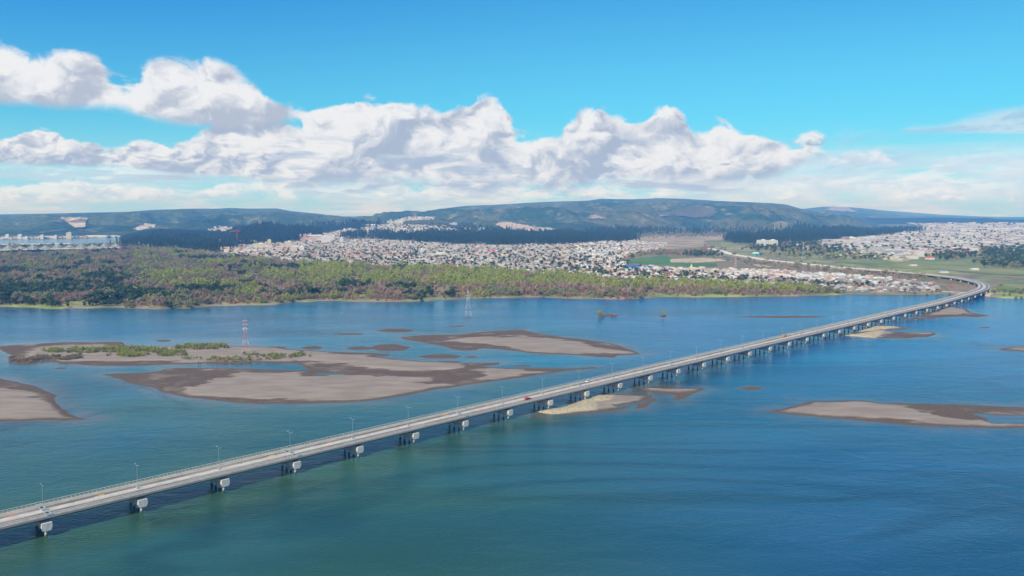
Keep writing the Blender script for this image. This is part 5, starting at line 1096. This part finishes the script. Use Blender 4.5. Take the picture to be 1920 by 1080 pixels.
hall(1186, 451, 8, 4, 16, (0.5, 0.2, 0.16), 'red roofed farmhouse at the edge of the tan field', name='farmhouse', cat='house'); hall(980, 459.5, 40, 3.2, 24, (0.52, 0.42, 0.36), 'long brown roofed hall at the back of the town'); hall(945, 481, 15, 5, 20, (0.66, 0.62, 0.30), 'pale yellow roofed block in the middle of the town', gable=False)
hall(1014, 485, 13, 5, 20, (0.25, 0.48, 0.36), 'mint green roofed block in the middle of the town', gable=False); hall(575, 476, 34, 3, 18, (0.58, 0.50, 0.42), 'pale long roof at the left of the town'); hall(660, 482, 40, 4, 20, (0.5, 0.2, 0.13), 'long terracotta roofed terrace', name='terrace'); hall(720, 480, 36, 3.6, 20, (0.52, 0.22, 0.15), 'second long terracotta roofed terrace, right of the first', name='terrace')
hall(1308, 528, 12, 3, 12, (.15, .45, .42), 'teal roofed shack at the near town edge'); hall(1475, 531, 9, 4, 10, (.12, .2, .42), 'dark blue roofed shack in the right shanties'); hall(900, 482.5, 12, 3, 10, (.12, .35, .36), 'teal roofed shed in the town')

# ------------------------------------------------------------------ apartment blocks
def facade(name, c, rows, seed):
    m, nt, b, h = mat(name); b.inputs['Roughness'].default_value = .7
    t = N(nt, 'ShaderNodeTexCoord'); x, y, z = h.sep(t.outputs['Object'])
    def band(v, per, lo_, hi_):
        f = h.m('FRACT', h.m('ADD', h.m('DIVIDE', v, per), 100.0)); return h.m('MULTIPLY', h.m('GREATER_THAN', f, lo_), h.m('LESS_THAN', f, hi_))
    wx = h.m('MAXIMUM', band(x, 3.6, .3, .7), 0.0); wy = band(y, 3.6, .3, .7); win = h.m('MULTIPLY', h.m('MAXIMUM', wx, wy), band(z, 3.0, .35, .8))
    h.L(h.mix(win, tuple(c), (0.07, 0.085, 0.10)), b.inputs['Base Color']); return m
FM = {}
def block(u, v, wpx, hpx, col, label, group=None, depth=16, a=0.3, name='apartment_tower', cat='apartment tower', step=False):
    x, y, z = hit(u, v); x, y, z = x[0], y[0], z[0]; k = y / F; w = max(wpx * k, 6); h = hpx * k
    col = tuple(round(c, 2) for c in col); 
    if col not in FM: FM[col] = (facade('facade', col, 0, 0), simple('parapet', tuple(min(.8, c * 1.05) for c in col)))
    r = empty(name, (x, y, z), a, label=label, cat=cat, group=group)
    b = MB(); b.box((0, 0, h / 2 - 3), (w, depth, h + 6)); obj('wall', b.mesh('wall', [FM[col][0]]), r)
    b = MB(); b.box((0, 0, h + .35), (w + .5, depth + .5, .7)); b.box((w * .12, 0, h + 1.8), (w * .3, depth * .4, 2.6)); obj('roof', b.mesh('roof', [FM[col][1]]), r)
    return r
Wt, Cr, Pk, Tn, Gy = (0.72, 0.71, 0.68), (0.66, 0.60, 0.45), (0.55, 0.36, 0.30), (0.48, 0.42, 0.36), (0.55, 0.56, 0.58)
block(14.5, 448, 6, 8, Wt, 'leftmost white tower across the far water'); block(38, 448, 6.5, 8, Wt, 'second white tower across the far water, beside a low dome'); block(79.5, 447.5, 5.5, 6.5, Wt, 'middle white tower across the far water'); block(104.5, 447.5, 5, 5.5, Wt, 'short white block across the far water'); block(130, 447, 9, 10.5, Cr, 'tallest cream tower across the far water')
block(159, 446, 8, 2.6, Pk, 'low pinkish block on the far shore'); block(48, 448, 9, 3.2, Wt, 'low white domed building on the far shore'); block(415, 457, 8, 8.5, Wt, 'lone white tower before the dark wooded hill'); block(452, 465, 26, 5.5, (0.5, .33, .27), 'wide reddish apartment slab at the left of the town'); block(486, 467, 22, 10, Cr, 'cream apartment row left of the yellow tower'); 
block(505, 460.5, 7, 10.5, (0.7, .6, .32), 'pale yellow tower at the left of the town'); block(541, 467, 11, 14, Cr, 'cream tower with a dark flat roof'); block(551, 472, 12, 9, Cr, 'lower cream block in front of the flat roofed tower'); block(564, 471.5, 12, 8.5, Wt, 'white block with blue shaded side')
block(563, 445, 4, 5, Pk, 'small pink block on the slope, leftmost'); block(569, 455, 8, 9, Pk, 'pinkish tower left of the white twin towers'); block(572, 446, 6, 6.5, Pk, 'brick pink tower above the town'); block(588, 455.5, 6.5, 9.5, (0.62, .42, .36), 'salmon tower left of the white twin towers'); block(581, 443, 7, 5, Cr, 'cream block high on the slope')
block(609, 458, 12, 15, Wt, 'tallest white slab tower above the town'); block(617.5, 456, 4, 12, Wt, 'slim white tower touching the tallest slab'); block(623, 448, 9, 6, Wt, 'white block behind the tall slab'); block(630, 445, 5, 7, Cr, 'cream tower behind the tall slab'); block(640, 454.5, 5.5, 9, Wt, 'lone white tower before the pines')
for i, (u, v, w_, h_) in enumerate([(646, 437, 4, 8), (651, 437, 4, 7), (656, 437, 5, 8.5), (663, 436.5, 5, 6.5), (669, 436.5, 5, 6)]): block(u, v, w_, h_, Cr if i % 2 else Wt, 'pale tower in the tight row on the slope', 'tight row of pale towers on the slope')
for i, (u, v, w_, h_) in enumerate([(731, 442, 5, 7), (737, 442, 6, 8), (736, 434, 4, 7), (742, 441, 4, 8), (746, 436, 5, 9), (757, 436, 3, 7), (761, 436, 4, 8), (778, 434, 3.5, 6), (786, 435, 3.5, 7), (791, 435, 3, 6.5)]): block(u, v, w_, h_, Wt if i % 2 else Cr, 'white tower in the cluster below the hilltop estate', 'white towers below the hilltop estate')
for i, (u, v, w_, h_) in enumerate([(743, 420, 7, 5), (751, 421, 8, 5), (733, 422, 5, 4), (728, 426, 4, 5), (772, 412, 6, 3), (786, 411, 6, 3), (800, 410, 5, 3), (808, 410, 4, 2.5)]): block(u, v, w_, h_, Wt if i % 2 else Cr, 'cream block on the hilltop estate', 'cream blocks on the hilltop estate')
block(782, 425, 18, 3, Gy, 'wide grey slab on the middle slope'); block(871, 431.5, 6, 3.5, Cr, 'left cream block of the pair on the wooded slope'); block(879, 431.5, 6, 3.5, (0.6, .45, .35), 'right tan block of the pair on the wooded slope'); block(899, 438, 6, 6.5, Cr, 'cream tower alone among the pines'); block(902, 430.5, 12, 3, Wt, 'white slab above the lone cream tower'); block(850, 421.5, 14, 3.5, Gy, 'grey slab at the forest edge')
for i, (u, v, w_, h_) in enumerate([(932, 437, 5, 5), (938, 437, 5, 5.5), (943, 437, 4, 5)]): block(u, v, w_, h_, (0.62, .5, .42), 'tan block in the row of three below the terracotta estate', 'three tan blocks below the terracotta estate')
block(1009, 457.5, 8, 6, Wt, 'left white half of the twin block behind the town'); block(1019, 457.5, 8, 6.5, Wt, 'right white half of the twin block behind the town'); block(1029, 458, 5, 6, (0.62, .48, .42), 'pinkish end block right of the white twins')
block(820, 481.5, 38, 6, (0.66, .66, .56), 'long pale apartment slab in the middle of the town', depth=14, name='apartment_block', cat='apartment block'); block(855, 468, 16, 5.5, Gy, 'grey apartment slab behind the long pale one', depth=14, name='apartment_block', cat='apartment block'); block(790, 475, 8, 6, Wt, 'white gabled block left of the long slab', name='apartment_block', cat='apartment block'); block(772, 468.5, 14, 4, (.2, .22, .3), 'dark blue block in the upper town', name='apartment_block', cat='apartment block')
block(1429, 463, 16, 12.5, (0.70, .70, .66), 'left wing of the white hospital-like block beyond the field', name='apartment_block', cat='apartment block', depth=22); block(1447, 463, 17, 12.3, (0.72, .72, .64), 'right wing of the white hospital-like block beyond the field', name='apartment_block', cat='apartment block', depth=22)
block(1549, 470, 4, 5, Wt, 'small white tower in the grove beyond the highway', name='apartment_block', cat='apartment block'); block(1497, 462, 12, 4, Wt, 'low white building in the grove beyond the highway', name='apartment_block', cat='apartment block'); block(1513, 468, 14, 4.5, Wt, 'wide low white building nearer in the grove', name='apartment_block', cat='apartment block')
# chapel with a pale spire
x, y, z = hit(1293.5, 512); r = empty('chapel', (x[0], y[0], z[0]), .2, label='small chapel with a thin yellowish spire among the shanties', cat='chapel'); b = MB(); b.box((0, 0, 3), (8, 14, 6)); obj('wall', b.mesh('wall', [M_walk]), r)
b = MB(); b.box((0, -6, 6), (3.5, 3.5, 12)); b.box((0, -6, 15), (3.2, 3.2, 6), taper=.05); obj('spire', b.mesh('spire', [simple('spire_plaster', (.68, .6, .38))]), r)
# crane
x, y, z = hit(445, 456); r = empty('tower_crane', (x[0], y[0], z[0]), .1, label='thin red tower crane by the left edge of the town', cat='crane'); b = MB(); b.tube((0, 0, 0), (0, 0, 44), 1.0, .9, 4); obj('mast', b.mesh('mast', [M_red]), r); b = MB(); b.tube((-24, 0, 42), (12, 0, 42), .9, .7, 4); b.tube((-20, 0, 42.5), (0, 0, 48), .2, None, 4); b.tube((10, 0, 42.5), (0, 0, 48), .2, None, 4); obj('jib', b.mesh('jib', [M_red]), r)

# ------------------------------------------------------------------ far bridges on the left
xs, ys = unp([-60, 224], [470.5, 464.5], 12.0); A_, B_ = np.array([xs[0], ys[0]]), np.array([xs[1], ys[1]]); D_ = B_ - A_; LN = np.linalg.norm(D_); D_ /= LN
fb = empty('far_bridge', (A_[0], A_[1], -drop(*A_)), math.atan2(D_[1], D_[0]), label='distant cable bridge with a row of white tent-shaped cable fans', cat='bridge')
b = MB(); b.box((LN / 2, 0, 12.5), (LN, 12, 1.4)); obj('deck', b.mesh('deck', [M_white]), fb)
M_cable = simple('cable_white', (.55, .56, .54), .6, .03)
for k, (u, vt) in enumerate([(-8, 461.5), (15.5, 461), (39, 462.5), (61.5, 460.5), (85, 462), (107.5, 459.5), (130, 461.3), (152.5, 459.3), (174, 460.5), (196, 458.3), (217, 459.5)]):
    dx = float(ray(u, 465)[0]); t_ = (dx * A_[1] - A_[0]) / (D_[0] - dx * D_[1]); yy = A_[1] + D_[1] * t_; kk = yy / F; hh = (469.6 - (vt + u * .012)) * kk * 1.0
    py_ln = MB(); py_ln.tube((t_, 0, -5), (t_, 0, 13 + hh), 1.0, .8, 6); q = obj('cable_pylon', py_ln.mesh('cable_pylon', [M_cable]), fb)
    wd = 9.6 * kk / abs(D_[0]); b = MB()
    for s_ in (-1, 1):
        for m_ in range(1, 9):
            f = m_ / 8; b.tube((t_ + s_ * wd * f, 0, 13.2), (t_, 0, 13 + hh * (.55 + .45 * f)), .26, None, 4)
    obj('cable_fan', b.mesh('cable_fan', [M_cable]), q)
xs, ys = unp([-60, 132], [458.8, 456.8], 8.0); A2, B2 = np.array([xs[0], ys[0]]), np.array([xs[1], ys[1]]); D2 = B2 - A2; L2 = np.linalg.norm(D2)
lb_ = empty('low_bridge', (A2[0], A2[1], -drop(*A2)), math.atan2(D2[1], D2[0]), label='thin low pale bridge behind the cable bridge', cat='bridge'); b = MB(); b.box((L2 / 2, 0, 8), (L2, 10, 1.6)); obj('deck', b.mesh('deck', [M_white]), lb_)
for k in range(0, 24): b = MB(); b.tube((L2 * (k + .5) / 24, 0, -4), (L2 * (k + .5) / 24, 0, 7.2), 1.0, None, 6); obj('column', b.mesh('column', [M_pier]), lb_)

# small things in the river
x, y = unp(372, 682.5); b = MB(); b.tube((0, 0, -1), (.1, 0, 2.4), .25, .18, 7); b.tube((0, 0, 1.2), (1.3, .2, 2.0), .14, .08, 6); setp(obj('driftwood', b.mesh('driftwood', [M_bark]), loc=(x, y, 0)), 'small dark driftwood stump at the sandbar channel', 'driftwood')

# ------------------------------------------------------------------ haze
HD, HCOL = 1.12e-4, (0.15, 0.43, 1.0)
b = MB(); b.box((0, 11500, (285 - 110) / 2), (40000, 30000, 395)); me = b.mesh('haze', [])
hz = bpy.data.materials.new('haze_air'); hz.use_nodes = True; nt = hz.node_tree; nt.nodes.clear(); pv_ = nt.nodes.new('ShaderNodeVolumePrincipled'); ou = nt.nodes.new('ShaderNodeOutputMaterial')
pv_.inputs['Color'].default_value = (*HCOL, 1); pv_.inputs['Density'].default_value = HD; pv_.inputs['Anisotropy'].default_value = 0.0; pv_.inputs['Absorption Color'].default_value = (1, 1, 1, 1); nt.links.new(pv_.outputs[0], ou.inputs['Volume'])
me.materials.append(hz); setp(obj('haze', me), 'pale blue haze filling the air over the far hills', kind='stuff')
